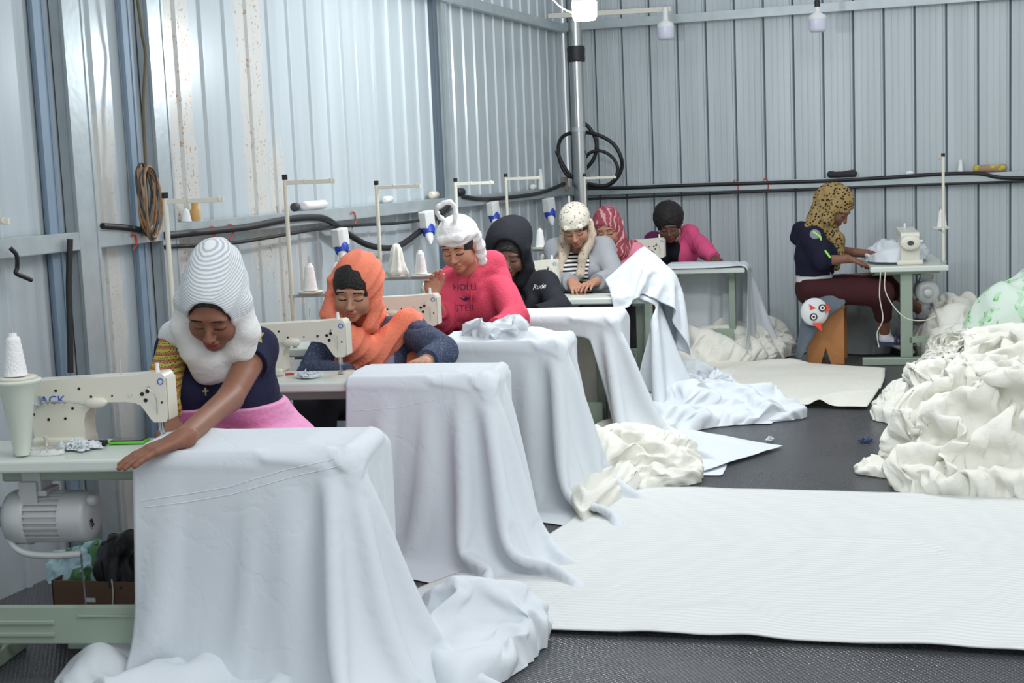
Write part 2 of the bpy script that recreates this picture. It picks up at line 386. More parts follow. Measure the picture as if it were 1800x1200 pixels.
def cloth_mat(name, rgb, rough=.75, wr=.22, ws=7., trans=.12):
    m = mat(name, rgb, rough, spec=.25); nt, b = nodes(m); tc = nt.nodes.new('ShaderNodeTexCoord'); ob = tc.outputs['Object']
    a = noise(nt, ob, ws, None, 5); d = noise(nt, ob, ws*3.2, None, 3)
    # sharp little creases: ridges where the noise crosses its middle
    r = mth(nt, 'ABSOLUTE', mth(nt, 'SUBTRACT', a, .5)); r = ramp_mask(nt, r, 0., .05)
    h = mth(nt, 'ADD', mth(nt, 'MULTIPLY', r, .22), mth(nt, 'ADD', a, mth(nt, 'MULTIPLY', d, .25)))
    bp = nt.nodes.new('ShaderNodeBump'); bp.inputs['Strength'].default_value = wr; bp.inputs['Distance'].default_value = .02
    nt.links.new(h, bp.inputs['Height']); nt.links.new(bp.outputs[0], b.inputs['Normal'])
    if trans:
        tr = nt.nodes.new('ShaderNodeBsdfTranslucent'); tr.inputs[0].default_value = lin(rgb)+(1,); mx = nt.nodes.new('ShaderNodeMixShader'); mx.inputs[0].default_value = trans
        out = nt.nodes['Material Output']; nt.links.new(b.outputs[0], mx.inputs[1]); nt.links.new(tr.outputs[0], mx.inputs[2]); nt.links.new(mx.outputs[0], out.inputs[0])
    return m
M_CL = cloth_mat('white_cotton', (223, 230, 235), wr=.16, ws=5.); M_CL2 = cloth_mat('ivory_cotton', (238, 238, 228), wr=.3, ws=9)
M_STRIPE = cloth_mat('satin_stripe_cotton', (238, 241, 240), .6, .4, 4.)
def stripe_setup():
    nt, b = nodes(M_STRIPE); tc = nt.nodes.new('ShaderNodeTexCoord'); w = nt.nodes.new('ShaderNodeTexWave'); w.bands_direction = 'Y'; w.inputs['Scale'].default_value = 10.; w.inputs['Distortion'].default_value = .4; w.inputs['Detail'].default_value = 1
    nt.links.new(tc.outputs['Object'], w.inputs['Vector']); f = ramp_mask(nt, w.outputs['Fac'], .35, .65)
    nt.links.new(mixc(nt, f, lin((218, 222, 221)), lin((230, 233, 231))), b.inputs['Base Color']); nt.links.new(mth(nt, 'ADD', mth(nt, 'MULTIPLY', f, .25), .5), b.inputs['Roughness'])
stripe_setup()
# ---------------------------------------------------------------- the room
XW, YB = -3.75, 12.6
def panel_wall(name, L0, L1, zt, place, m, pitch, off, rib, seam, micro):
    mb = MB(); prof = []; s = math.floor((L0-off)/pitch)*pitch+off
    while s < L1:
        prof += [(s, -.016), (s+seam, -.016), (s+seam+.004, 0)]
        for q in (.3, .5, .7) if micro else ():
            c = s+pitch*q; prof += [(c-.006, 0), (c-.003, rib*.35), (c+.003, rib*.35), (c+.006, 0)]
        prof += [(s+pitch-.026, 0), (s+pitch-.018, rib), (s+pitch-.008, rib), (s+pitch-.004, -.002)]; s += pitch
    prof = [p for p in prof if L0 <= p[0] <= L1]; n = len(prof)
    vs = [place(a, d, 0) for a, d in prof]+[place(a, d, zt) for a, d in prof]
    fs = [(k, k+1, n+k+1, n+k) for k in range(n-1)]; mb.add(vs, fs)
    o = mb.build(name, [m, M_SEAM]); me = o.data
    for p, k in zip(me.polygons, range(n-1)):
        if prof[k][1] < -.01 and prof[k+1][1] < -.01: p.material_index = 1
    return tag(o, kind='structure')
panel_wall('wall_left', 1.0, YB, 4.6, lambda a, d, z: (XW+d, a, z), M_WL, .232, .07, .014, .0035, False)
panel_wall('wall_back', XW, 3.6, 4.6, lambda a, d, z: (a, YB-d, z), M_WB, .2525, -3.446, .006, .010, True)
M_FL = mat('ribbed_black_floor_mat', (62, 64, 68), .38, spec=.5)
def floor_setup():
    nt, b = nodes(M_FL); tc = nt.nodes.new('ShaderNodeTexCoord'); ob = tc.outputs['Object']
    ck = []
    for ang, scl in ((.6, 22.), (-.6, 22.)):
        mp = nt.nodes.new('ShaderNodeMapping'); mp.inputs['Rotation'].default_value = (0, 0, ang); nt.links.new(ob, mp.inputs[0])
        w = nt.nodes.new('ShaderNodeTexWave'); w.inputs['Scale'].default_value = scl; nt.links.new(mp.outputs[0], w.inputs['Vector']); ck.append(w.outputs['Fac'])
    h = mth(nt, 'MULTIPLY', ck[0], ck[1]); bp = nt.nodes.new('ShaderNodeBump'); bp.inputs['Strength'].default_value = .5; bp.inputs['Distance'].default_value = .006
    nt.links.new(h, bp.inputs['Height']); nt.links.new(bp.outputs[0], b.inputs['Normal'])
    v = noise(nt, ob, 1.3, None, 5); nt.links.new(mixc(nt, v, lin((50, 52, 56)), lin((84, 86, 90))), b.inputs['Base Color'])
    nt.links.new(mth(nt, 'ADD', mth(nt, 'MULTIPLY', v, .22), .16), b.inputs['Roughness'])
floor_setup()
tag(MB().box(XW-.1, 3.8, .8, YB+.1, -.08, 0).build('floor', M_FL), kind='structure')
# steel posts and wall rails
def post(Y0, Y1, x0=XW+.012, x1=XW+.075, m=M_GALV, name='trim_1'):
    mb = MB(); mb.box(x0, x1, Y0, Y0+.008, 0, 4.4); mb.box(x1-.008, x1, Y0, Y1, 0, 4.4); mb.box(x0, x1, Y1-.008, Y1, 0, 4.4)
    mb.box(x1-.012, x1+.004, Y0-.004, Y0+.012, 0, 4.4); mb.box(x1-.012, x1+.004, Y1-.012, Y1+.004, 0, 4.4)
    return tag(mb.build(name, m), kind='structure')
post(5.11, 5.25, name='trim_1'); post(5.745, 5.87, name='trim_2'); post(9.34, 9.375, x1=XW+.06, m=M_DGREY2, name='trim_3'); post(9.50, 9.60, x1=XW+.05, name='trim_4')
post(4.97, 5.04, x1=XW+.035, m=M_GALVD, name='trim_5'); post(5.60, 5.66, x1=XW+.035, m=M_GALVD, name='trim_6')
def rail(name, a, b, inward, h=.07, dp=.055):
    a = Vector(a); b = Vector(b); i = Vector(inward); mb = MB(); up = Vector((0, 0, h/2))
    mb.bar(a+i*dp, b+i*dp, .006 if abs(i.x) else .006, h); mb.bar(a+up+i*dp/2, b+up+i*dp/2, dp, .006); mb.bar(a-up+i*dp/2, b-up+i*dp/2, dp, .006)
    return tag(mb.build(name, M_GALV), kind='structure')
rail('trim_7', (XW+.02, 1.2, 1.385), (XW+.02, 5.11, 1.385), (1, 0, 0)); rail('trim_8', (XW+.02, 5.25, 1.385), (XW+.02, 5.745, 1.385), (1, 0, 0)); rail('trim_9', (XW+.02, 5.87, 1.385), (XW+.02, YB-.08, 1.385), (1, 0, 0))
rail('trim_10', (XW+.02, 5.87, 2.83), (XW+.02, YB-.08, 2.83), (1, 0, 0)); rail('trim_11', (XW+.02, YB-.02, 1.375), (3.5, YB-.02, 1.375), (0, -1, 0)); rail('trim_12', (XW+.02, YB-.02, 2.85), (3.5, YB-.02, 2.85), (0, -1, 0))
# corner pipe
t = thing('corner_pipe', 'shiny round steel pipe standing floor to roof in the corner, black band high up', 'pipe', (-3.46, 12.05, 0))
MB().lathe([(.060, 0), (.060, 4.4)], n=28).build('pipe', M_PIPE, t)
zt = aty(1010, 95, 12.05)[2]; MB().lathe([(.074, zt-.07), (.078, zt-.05), (.076, zt), (.079, zt+.04), (.074, zt+.065)], n=28).build('tape_band', M_TAPE, t)
MB().lathe([(.063, 1.9), (.063, 1.94)], n=28).build('joint_collar', M_GALV, t)
# hanging bulbs and the batten that carries the wiring
M_LIT = mat('lit_bulb_glass', (255, 255, 255), .4, emit=((236, 244, 255), 14)); M_UNLIT = mat('frosted_bulb_glass', (214, 216, 232), .25, spec=.6)
def bulb(px, py, Y, lit, label, s=1.):
    p = aty(px, py, Y); t = thing('light_bulb', label, 'light bulb', p)
    MB().lathe([(.012, -.062*s), (.045*s, -.060*s), (.052*s, -.045*s), (.053*s, .015*s)], n=24).build('diffuser', M_LIT if lit else M_UNLIT, t)
    MB().lathe([(.053*s, .015*s), (.050*s, .035*s), (.030*s, .048*s), (.018*s, .055*s), (.017*s, .085*s)], n=24).build('collar', M_WPL, t)
    MB().lathe([(.022, .085*s), (.024, .12*s), (.014, .135*s)], n=16).build('socket', M_WPL if not (px > 1300) else M_BLACK, t)
    if px != 1170: MB().tube([(0, 0, .13*s), (.01, 0, .5), (0, 0, 1.2), (0, 0, 1.9)], .004).build('cord', M_BLACK, t)
    if lit:
        l = bpy.data.lights.new('bulb_light', 'POINT'); l.energy = 75; l.color = (.93, .97, 1); l.shadow_soft_size = .07; o = bpy.data.objects.new('bulb_light', l); C.objects.link(o); o.parent = t; o.location = (0, -.02, -.13)
    return t
bulb(1027, 10, 8.0, True, 'lit white bulb glaring at the top of the picture', 1.35)
bulb(1170, 52, 11.9, False, 'unlit bulb hanging from the right end of the pale batten', 1.35); bulb(1437, 38, 11.9, False, 'unlit bulb in a black socket, right of all the bulbs', 1.35)
bb = aty(1180, 16, 11.95); ba = np.array([XW+.085, 11.95, bb[2]+.02])
tag(MB().bar(ba, bb, .03, .04).build('lighting_batten', M_CREAM), 'pale straight batten under the roof holding an unlit bulb at its end', 'batten')
MB_ = MB().tube([aty(962, -12, 7.9), aty(985, 12, 7.95), aty(1005, 22, 8.0), aty(1015, 26, 8.0)], .004)
tag(MB_.build('bulb_wire', M_WPL), 'thin white wire curving down to the lit bulb', 'wire')
# ---------------------------------------------------------------- sewing stations
PX = {}
def pp(s, cx, cy): return ((cx-890)*s, (1160-cy)*s)
S_ = .00058
OUT = [(150, 1165), (135, 1000), (133, 810), (140, 788), (160, 775), (300, 770), (520, 762), (700, 758), (868, 747), (915, 745), (934, 756), (941, 785), (943, 900), (941, 1005), (930, 1024), (862, 1026), (845, 1010), (815, 965), (790, 928), (755, 912), (700, 905), (600, 905), (545, 922), (490, 935), (458, 965), (447, 1010), (447, 1165)]
def make_machine(detail=2):
    t = thing('sewing_machine', '', 'sewing machine')
    poly = [pp(S_, *p) for p in OUT]
    MB().prism(poly[::-1], -.045, .045).build('body', M_MACH, t, bevel=.010, seg=3)
    x0, z0 = pp(S_, 150, 1165); x1, _ = pp(S_, 447, 1165)
    MB().box(x0-.01, x1+.0, -.065, .065, 0, .035).build('pillar_base', M_MACH, t, bevel=.012, seg=3)
    f = MB().box(.0305, .036, -.038, .038, .085, .225).build('face_plate', M_MACH, t, bevel=.003)
    text_mesh('round_badge', 'O', .03, M_BLUEINK, t, Matrix.Translation((.014, -.0462, .212)) @ Matrix.Rotation(math.pi/2, 4, 'X'))
    MB().cyl((-.005, 0, .035), (-.005, 0, .09), .005, n=10).build('needle_bar', M_CHR, t); MB().cyl((-.005, 0, 0), (-.005, 0, .036), .0012, n=6).build('needle', M_CHR, t)
    MB().cyl((-.005, -.02, .012), (-.005, -.02, .10), .004, n=8).box(-.014, .006, -.035, .01, .003, .012).build('presser_foot', M_CHR, t)
    hw = MB().lathe([(.012, 0), (.030, .002), (.046, .006), (.050, .012), (.050, .026), (.044, .032), (.030, .030), (.026, .036), (.012, .038)], (x0-.055, 0, .155), (1, 0, 0), 32).build('handwheel', M_MACH if detail > 1 else M_DGREY, t)
    MB().cyl((x0-.06, 0, .155), (x0+.02, 0, .155), .016).build('wheel_shaft', M_DGREY, t)
    for cx, cy, r in [(147, 838, 9), (293, 832, 9), (432, 823, 9), (500, 870, 8), (385, 935, 9), (150, 965, 9), (237, 997, 9), (337, 993, 9), (625, 868, 6), (802, 862, 13), (834, 847, 13), (820, 898, 13), (915, 912, 7)]:
        x, z = pp(S_, cx, cy); MB().cyl((x, -.0465, z), (x, -.040, z), r*S_*.9, n=12).build('screw_plug', M_SCREW, t)
    x, z = pp(S_, 733, 864); MB().cyl((x, -.048, z), (x, -.04, z), .006, n=12).build('screw', M_CHR, t)
    # lever, thread rod and posts on the arm
    if detail > 1:
        x, z = pp(S_, 195, 885); k = MB().cyl((x, -.062, z), (x, -.045, z), .016, n=24).build('knob', M_CHR, t)
        a = pp(S_, 215, 893); b = pp(S_, 470, 908); MB().tube([(a[0], -.056, a[1]), ((a[0]+b[0])/2, -.058, (a[1]+b[1])/2+.004), (b[0], -.056, b[1])], .0028).build('knee_lift_rod', M_CHR, t)
        c = pp(S_, 530, 905); me = MB().lathe([(.004, -.04), (.014, -.03), (.019, 0), (.015, .028), (.004, .04)], (c[0], -.05, c[1]), (1, 0, .05)).build('lever_cover', M_MACH, t)
        tx, tz = pp(S_, 262, 886); text_mesh('maker_lettering', 'JACK', .038, M_BLUEINK, t, Matrix.Translation((tx, -.0456, tz)) @ Matrix.Rotation(math.pi/2, 4, 'X') @ Matrix.Scale(1.15, 4, (1, 0, 0)))
    a = pp(S_, 655, 760); MB().cyl((a[0], 0, a[1]-.005), (a[0], 0, a[1]+.055), .0022, n=8).build('thread_pin', M_CHR, t)
    a = pp(S_, 872, 748); MB().cyl((a[0], 0, a[1]-.006), (a[0], 0, a[1]+.03), .008, .006, n=12).build('foot_screw', M_WPL, t)
    a = pp(S_, 845, 820); tb = MB().cyl((a[0], -.07, a[1]), (a[0], -.045, a[1]), .003, n=8); tb.tube([(a[0], -.068, a[1]), (a[0]+.025, -.06, a[1]-.03), (a[0]+.022, -.045, a[1]-.09), (a[0]+.02, -.03, a[1]-.15)], .0016, n=6); tb.build('thread_guide', M_CHR, t)
    return t
def make_table(w=1.45, d=.36):
    """local frame: origin on the floor below the aisle-side camera corner; -x along the table, +y away from the camera"""
    t = thing('sewing_table', '', 'table'); H = .76
    MB().box(-w, 0, 0, d, H-.042, H).build('tabletop', M_TTOP, t, bevel=.010, seg=3)
    MB().box(-w+.25, -w+.9, .10, d-.03, H-.09, H-.042).build('oil_pan', M_LEG, t, bevel=.008)
    for x in (-w+.10, -.12):
        MB().box(x-.025, x+.025, d*.45, d*.45+.09, .06, H-.042).build('leg', M_LEG, t, bevel=.006)
        MB().box(x-.03, x+.03, .0, d+.06, 0.0, .060).build('foot_bar', M_LEG, t, bevel=.008)
        MB().box(x-.03, x+.03, .06, d-.04, H-.062, H-.042).build('bracket', M_LEG, t)
    bm = MB().box(-w+.07, -.10, .04, .065, .145, .27); bm.box(-w+.14, -w+.42, .033, .042, .17, .185).box(-w+.14, -w+.42, .033, .042, .21, .225).box(-w+.50, -.2, .033, .042, .235, .242)
    bm.bar((-w+.09, .05, .21), (-w+.09, d*.5, .19), .03, .05).bar((-.12, .05, .21), (-.12, d*.5, .19), .03, .05)
    bm.build('cross_beam', M_LEG, t, bevel=.008)
    p = MB().box(-w+.42, -w+.85, .12, .42, .10, .115); [p.box(-w+.42, -w+.85, y, y+.012, .115, .12) for y in (.14, .19, .24, .29, .34, .39)]
    p.build('treadle', M_LEG, t, bevel=.004); MB().cyl((-w+.12, .25, .095), (-.12, .25, .095), .012).build('treadle_rod', M_LEG, t)
    return t
def make_motor():
    """origin at the middle of the motor, axis along x"""
    t = thing('machine_motor', '', 'motor'); r = .085
    MB().lathe([(r*.55, -.155), (r*.95, -.150), (r*1.06, -.13), (r*1.08, -.08), (r*.98, -.075)], ax=(1, 0, 0), n=40).build('pulley_housing', M_MOTOR, t)
    n = 40; pr = MB()
    pr.lathe([(r*.9, -.08), (r*.9, .045)], ax=(1, 0, 0), n=40)
    for k in range(26):
        a = 2*math.pi*k/26; c, s = math.cos(a), math.sin(a); pr.bar((-.078, c*r*.93, s*r*.93), (.045, c*r*.93, s*r*.93), .007, .014, (0, c, s))
    pr.build('ribbed_housing', M_MOTOR, t)
    cp = MB().lathe([(r*1.0, .04), (r*1.0, .11), (r*.93, .128), (r*.6, .135), (r*.2, .136)], ax=(1, 0, 0), n=40).build('end_cap', M_MOTOR, t)
    sl = MB()
    for k in range(5):
        a0 = -1.2-.0*k; rr = r*(.35+.1*k)
        sl.tube([(.137-.002*k, -rr*math.cos(a), rr*math.sin(a)) for a in (-1.0, -.7, -.4, -.1)], .0028, n=6, sub=3)
    sl.build('vent_slots', M_SCREW, cp)
    MB().lathe([(.020, 0), (.019, .03), (.012, .032)], (.125, -.02, .055), (1, 0, .1)).build('cable_gland', M_MOTOR, t)
    MB().lathe([(.012, 0), (.030, .004), (.034, .018), (.034, .036), (.02, .042)], (-.215, 0, 0), (1, 0, 0), 28).build('belt_pulley', M_MOTOR, t)
    MB().cyl((-.19, 0, 0), (-.15, 0, 0), .012).build('shaft', M_CHR, t)
    b = MB().box(-.10, .00, -.05, .05, r*.9, r*.9+.02).box(-.09, -.03, -.06, -.045, r*.2, r*1.5).box(-.085, -.02, -.045, .045, r*1.0, .165).box(-.12, .02, -.06, .06, .160, .172); b.build('mount_bracket', M_MOTOR, t, bevel=.004)
    l = MB().tube([(-.14, -.04, -.03), (-.135, -.05, -.075), (-.09, -.055, -.108), (.0, -.055, -.118), (.10, -.05, -.114)], .012); l.build('clutch_lever', M_MOTOR, t)
    MB().cyl((.10, -.05, -.114), (.135, -.12, -.26), .003).build('pull_rod', M_DGREY, t)
    return t
def make_stand(discs=((.10, 1), (.24, 1)), H=.80, arm=.26, net=False, plate=.26, cones=(1, 1)):
    """origin where the pole meets the table"""
    t = thing('thread_stand', '', 'thread stand')
    MB().cyl((0, 0, 0), (0, 0, H), .011, n=14).build('pole', M_CREAM, t); MB().cyl((0, 0, H-.01), (0, 0, H+.014), .014, n=12).build('pole_cap', M_SCREW, t)
    MB().box(-.005, arm, -.006, .006, H-.035, H-.015).cyl((arm*.4, 0, H-.028), (arm*.4, 0, H-.012), .009, n=10).cyl((arm*.92, 0, H-.028), (arm*.92, 0, H-.012), .009, n=10).build('thread_arm', M_CREAM, t, bevel=.001)
    MB().cyl((0, 0, .01), (0, 0, .03), .022, n=14).build('nut', M_GALV, t)
    a = MB().box(-.015, plate+.02, -.008, .008, plate-.022, plate-.008); a.build('spool_bar', M_GALV, t)
    for x in [d[0] for d in discs]:
        MB().lathe([(.02, plate-.008), (.060, plate-.004), (.066, plate+.004), (.062, plate+.008), (.02, plate+.006)], (x, 0, 0), n=28).build('spool_plate', M_CREAM, t)
        MB().cyl((x, 0, plate), (x, 0, plate+.17), .003, n=8).build('spool_pin', M_CHR, t)
    return t
def make_cone(h=.125, r=.036):
    t = thing('thread_cone', '', 'thread cone')
    prof = [(r*1.0, 0), (r*1.02, .004)]+[(r*(1-.42*k/14)+(.0012 if k % 2 else -.0004), .004+(h-.008)*k/14) for k in range(15)]+[(r*.5, h)]
    MB().lathe(prof, n=24).build('thread', M_THREAD, t); MB().lathe([(r*.36, h-.01), (r*.34, h+.012), (r*.2, h+.012)], n=16).build('cone_core', M_WPL, t); return t
DEG = math.pi/180
ST = {1: dict(c=(-1.88, 3.91), th=12), 2: dict(c=(-1.97, 5.41), th=9), 3: dict(c=(-2.00, 6.53), th=8), 4: dict(c=(-2.03, 7.70), th=8), 5: dict(c=(-2.08, 8.85), th=6), 6: dict(c=(-2.30, 9.98), th=5), 7: dict(c=(-1.89, 11.18), th=5)}
def sp(i, u, v, z):
    s = ST[i]; a = s['th']*DEG; return np.array([s['c'][0]+u*math.cos(a)-v*math.sin(a), s['c'][1]+u*math.sin(a)+v*math.cos(a), z])
WHO = {1: 'the white veiled woman', 2: 'the orange scarfed woman', 3: 'the pink hooded woman', 4: 'the black hooded woman', 5: 'the crochet capped woman', 6: 'the maroon scarfed woman', 7: 'the bareheaded woman'}
tb0 = make_table(); mc0 = make_machine(); mt0 = make_motor(); sd0 = make_stand(); co0 = make_cone()
def put(proto, used, loc, rz, label, group=None):
    o = proto if not used else copy_tree(proto); o.location = loc; o.rotation_euler = (0, 0, rz); o['label'] = label
    if group: o['group'] = group
    return o
STAND = {1: (-1.345, .07, .78), 2: (-1.37, .05, .80), 3: (-1.37, .05, .855), 4: (-1.37, .05, .80), 5: (-1.29, .05, .79), 6: (-1.12, .05, .80), 7: (-1.27, .05, .77)}
for i in ST:
    a = ST[i]['th']*DEG; u = i > 1
    put(tb0 if i != 6 else make_table(1.18), u and i != 6, (*ST[i]['c'], 0), a, 'pale topped green legged sewing table of '+WHO[i], 'sewing tables in the left row')
    put(mc0, u, sp(i, -.695+(.25 if i == 6 else 0), .255, .76), a, 'ivory sewing machine in front of '+WHO[i], 'sewing machines in the left row')
    put(mt0, u, sp(i, -1.045+(.25 if i == 6 else 0), .14, .545), a, 'grey ribbed motor under the table of '+WHO[i], 'motors under the sewing tables')
    q = STAND[i]; s = put(sd0, u, sp(i, q[0], q[1], .76), a, 'cream thread stand on the table of '+WHO[i], 'thread stands in the left row')
    s.scale = (1, 1, q[2]/.80)
    pl = .26*q[2]/.80+.768
    for k, du in enumerate((.10, .24)):
        if i == 1 and k == 0: continue
        if (i == 4 and k == 0) : continue
        put(co0, not (i == 1 and k == 1), sp(i, q[0]+du, q[1], pl+.002), a, 'white thread cone, %s of the stand of %s' % (('left', 'right')[k], WHO[i]), 'white thread cones on the stands')
# ---------------------------------------------------------------- the sheets being sewn
def table_box(i, w=1.45, d=.36, H=.76):
    c = sp(i, -w/2, d/2, H/2); a = ST[i]['th']*DEG
    return (c, np.array([math.cos(a), math.sin(a), 0]), w/2, d/2, H/2, .022)
def drape(i, u0, ro, vb, fo, label, seed=1, h=.028, slack=1.012, steps=150, wav=.02, pull=(), m=M_CL, g=9.8, it=12, bunch=0., lift=(), shape=None, cat='sheet', up=3, extra=(), pinf=None, trim=None, balls=()):
    """sheet from u0 on the table over its end by ro, from vb on the table over the camera-side edge by fo"""
    us = np.arange(u0, ro+h/2, h); vs = np.arange(vb, -fo-h/2, -h); U, Vv = np.meshgrid(us, vs, indexing='ij')
    P = np.zeros(U.shape+(3,)); r = np.random.default_rng(seed)
    if shape is not None: U2, V2 = shape(U, Vv)
    else: U2, V2 = U, Vv
    flat = np.stack([U2.ravel(), V2.ravel(), 0*U2.ravel()], 1); zz = nz(flat, 7, seed, 2).reshape(U.shape)
    out = np.maximum(U2, 0)+np.maximum(-V2, 0)
    Z = .784+wav*(zz+1)*np.minimum(1, .35+out*2)+out*.05
    if bunch: Z = Z+bunch*np.exp(-((U2+.3)/.25)**2)*(1+zz)
    for (lu, lv, lr, lz) in lift: Z = Z+lz*np.exp(-((U2-lu)**2+(V2-lv)**2)/lr**2)
    a = ST[i]['th']*DEG; c = ST[i]['c']
    P[..., 0] = c[0]+U2*math.cos(a)-V2*math.sin(a); P[..., 1] = c[1]+U2*math.sin(a)+V2*math.cos(a); P[..., 2] = Z
    top = ((U < -.14) & (Vv > .08) & (Vv < .30)) if pinf is None else pinf(U, Vv); pin = np.where(top)
    tb = table_box(i)
    Q = relax(P, rest_flat(h*slack, h*slack), steps, it, box=[tb]+list(extra), pin=pin, g=g, ball=[(sp(i, *b[:3]), np.array(b[3])) for b in balls])
    o = cloth_obj('white_sheet', Q, m, None, up); me = o.data; n_ = len(me.vertices); co = np.zeros(n_*3); me.vertices.foreach_get('co', co); co = co.reshape(-1, 3)
    cc, uu, hx, hy, hz, _ = tb; q = co-cc; vv = np.array([-uu[1], uu[0], 0]); lx = q@uu; ly = q@vv; lz = q[:, 2]; th = .016
    for _ in range(1):
        I = np.flatnonzero((abs(lx) < hx+th) & (abs(ly) < hy+th) & (lz < hz+th) & (lz > -hz)); ex = hx+th-abs(lx[I]); ey = hy+th-abs(ly[I]); ez = hz+th-lz[I]; mn = np.minimum(np.minimum(ex, ey), ez)
        a1 = ex == mn; a2 = (ey == mn) & ~a1; a3 = ~a1 & ~a2; co[I[a1]] += (ex*np.sign(lx[I]))[a1][:, None]*uu; co[I[a2]] += (ey*np.sign(ly[I]))[a2][:, None]*vv; co[I[a3], 2] += ez[a3]
    me.vertices.foreach_set('co', co.ravel())
    if trim is not None:
        import bmesh
        A = grid_up(np.stack([U, Vv, 0*U], -1), up).reshape(-1, 3); kill = ~trim(A[:, 0], A[:, 1]); B = bmesh.new(); B.from_mesh(me); B.verts.ensure_lookup_table()
        bmesh.ops.delete(B, geom=[B.verts[k] for k in np.flatnonzero(kill)], context='VERTS')
        for _ in range(10):
            nw = {v: sum((e.other_vert(v).co for e in v.link_edges if e.is_boundary), Vector())/max(1, sum(e.is_boundary for e in v.link_edges)) for v in B.verts if v.is_boundary}
            for v, c_ in nw.items():
                if sum(e.is_boundary for e in v.link_edges) == 2: v.co = v.co*.5+c_*.5
        B.to_mesh(me); B.free()
    return tag(o, label, cat)
def pile(name, pts, h, label, seed=3, n=70, scale=1.6, m=M_CL2, steps=60, up=1, cat='fabric pile', kind=None, peaks=(), lay=1, rough=.5, cell=.05, cap=.16):
    """a heap of crumpled cloth whose floor outline is the polygon pts; peaks (x, y, r, height) raise it"""
    pts = np.array(pts, float)[:, :2]; c = pts.mean(0); R = cr(pts, 12, True); ang = np.arctan2(R[:, 1]-c[1], R[:, 0]-c[0]); rad = np.hypot(*(R-c).T)
    o_ = np.argsort(ang); ang = ang[o_]; rad = rad[o_]
    n = max(16, int(2.3*rad.mean()/cell)); s = np.linspace(-1, 1, n); X, Y = np.meshgrid(s, s, indexing='ij')
    # square to disc
    U = X*np.sqrt(1-Y*Y/2); V = Y*np.sqrt(1-X*X/2); rr = np.hypot(U, V); th = np.arctan2(V, U)
    rd = np.interp(th.ravel(), ang, rad, period=2*math.pi).reshape(th.shape)
    P = np.zeros((n, n, 3)); P[..., 0] = c[0]+rr*rd*np.cos(th); P[..., 1] = c[1]+rr*rd*np.sin(th)
    fl = np.stack([P[..., 0].ravel(), P[..., 1].ravel(), 0*P[..., 0].ravel()], 1)
    Z = h*np.clip(1-rr**2.2, 0, 1)**.6
    for px, py, pr, ph in peaks: Z = np.maximum(Z, ph*np.exp(-(((P[..., 0]-px)**2+(P[..., 1]-py)**2)/pr**2)**1.2)*np.clip((1-rr)*6, 0, 1))
    nn = nz(fl, 9, seed, 3).reshape(n, n); mm = nz(fl+5, 22, seed+1, 2).reshape(n, n)
    base = Z.copy(); Z = Z*(1+.12*nn)+.03*mm*rough+.02; P[..., 2] = np.maximum(Z, .01)
    r = np.random.default_rng(seed); P += r.normal(0, .006, P.shape)
    H0 = base*.93
    P0 = P.copy(); L = rest_from(P, 1.)
    sm = 1+(scale-1)*(.55+.45*nz(fl, 5, seed+3, 2).reshape(n, n))
    f = lambda di, dj: L(di, dj)*sm
    w = P.copy()
    # inner support: a height field
    xs = P0[..., :2].copy()
    Q = relax_heap(P, f, base*.9, steps, cap)
    o = cloth_obj(name, Q, m, None, 3, 0); return tag(o, label, cat, kind=kind)
def relax_heap(P, rest, H, steps, cap=.16):
    m, n, _ = P.shape; P = P.copy(); P0 = P.copy(); V = np.zeros_like(P); prs = []
    ii, jj = np.meshgrid(np.arange(m), np.arange(n), indexing='ij')
    for di, dj, st in ((1, 0, .9), (0, 1, .9), (1, 1, .5), (1, -1, .5), (2, 0, .07), (0, 2, .07)):
        L = rest(di, dj)
        for par in (0, 1):
            key = (ii//max(abs(di), 1)) % 2 if di else (jj//max(abs(dj), 1)) % 2
            M = (key == par) & (ii+di < m) & (jj+dj < n) & (jj+dj >= 0); a = np.flatnonzero(M); b = a+di*n+dj
            prs.append((a, b, .5*st, L.ravel()[a][:, None]))
    Hf = H.ravel()
    for s in range(steps):
        prev = P.copy(); V[..., 2] -= 9.8*.01; V *= .9; P += V*.01; P[..., :2] += (P0[..., :2]-P[..., :2])*.02
        Pf = P.reshape(-1, 3)
        for k in range(8):
            for a, b, st, L in prs:
                d = Pf[b]-Pf[a]; l = np.sqrt((d*d).sum(1))[:, None]+1e-9; c = d*((l-L)/l)*st; Pf[a] += c; Pf[b] -= c
            Pf[:, 2] = np.maximum(Pf[:, 2], np.maximum(Hf, .006)); Pf[:, 2] = np.minimum(Pf[:, 2], Hf+cap)
        e = np.zeros((m, n), bool); e[0] = e[-1] = True; e[:, 0] = e[:, -1] = True; P[e] = P0[e]; P[e, 2] = .007
        V = np.clip((P-prev)/.01, -2, 2)
    return P
drape(1, -.70, .80, .42, .98, 'white sheet under the hands of the white veiled woman, hanging to the floor', seed=4, lift=[(-.55, .36, .08, .03)])
drape(2, -.60, .68, .42, .88, 'white sheet on the table of the orange scarfed woman, hanging to the floor', seed=11)
drape(3, -.60, .74, .42, .95, 'rumpled white sheet on the table of the pink hooded woman, hanging down', seed=21, bunch=.03)
drape(4, -.75, .84, .42, .95, 'white sheet hanging open over the table corner of the black hooded woman', seed=31, trim=lambda u, v: v > -.10-np.maximum(0, u+.14)*1.5)
drape(5, -.10, 1.15, .36, .55, 'white sheet hanging off the table end of the crochet capped woman', seed=41, pinf=lambda u, v: (u < -.03) & (v > .05), trim=lambda u, v: (v > -.02) | (u > .02))
drape(7, -.62, .82, .98, .03, 'thin white sheet on the farthest table, hanging off its end', seed=51)
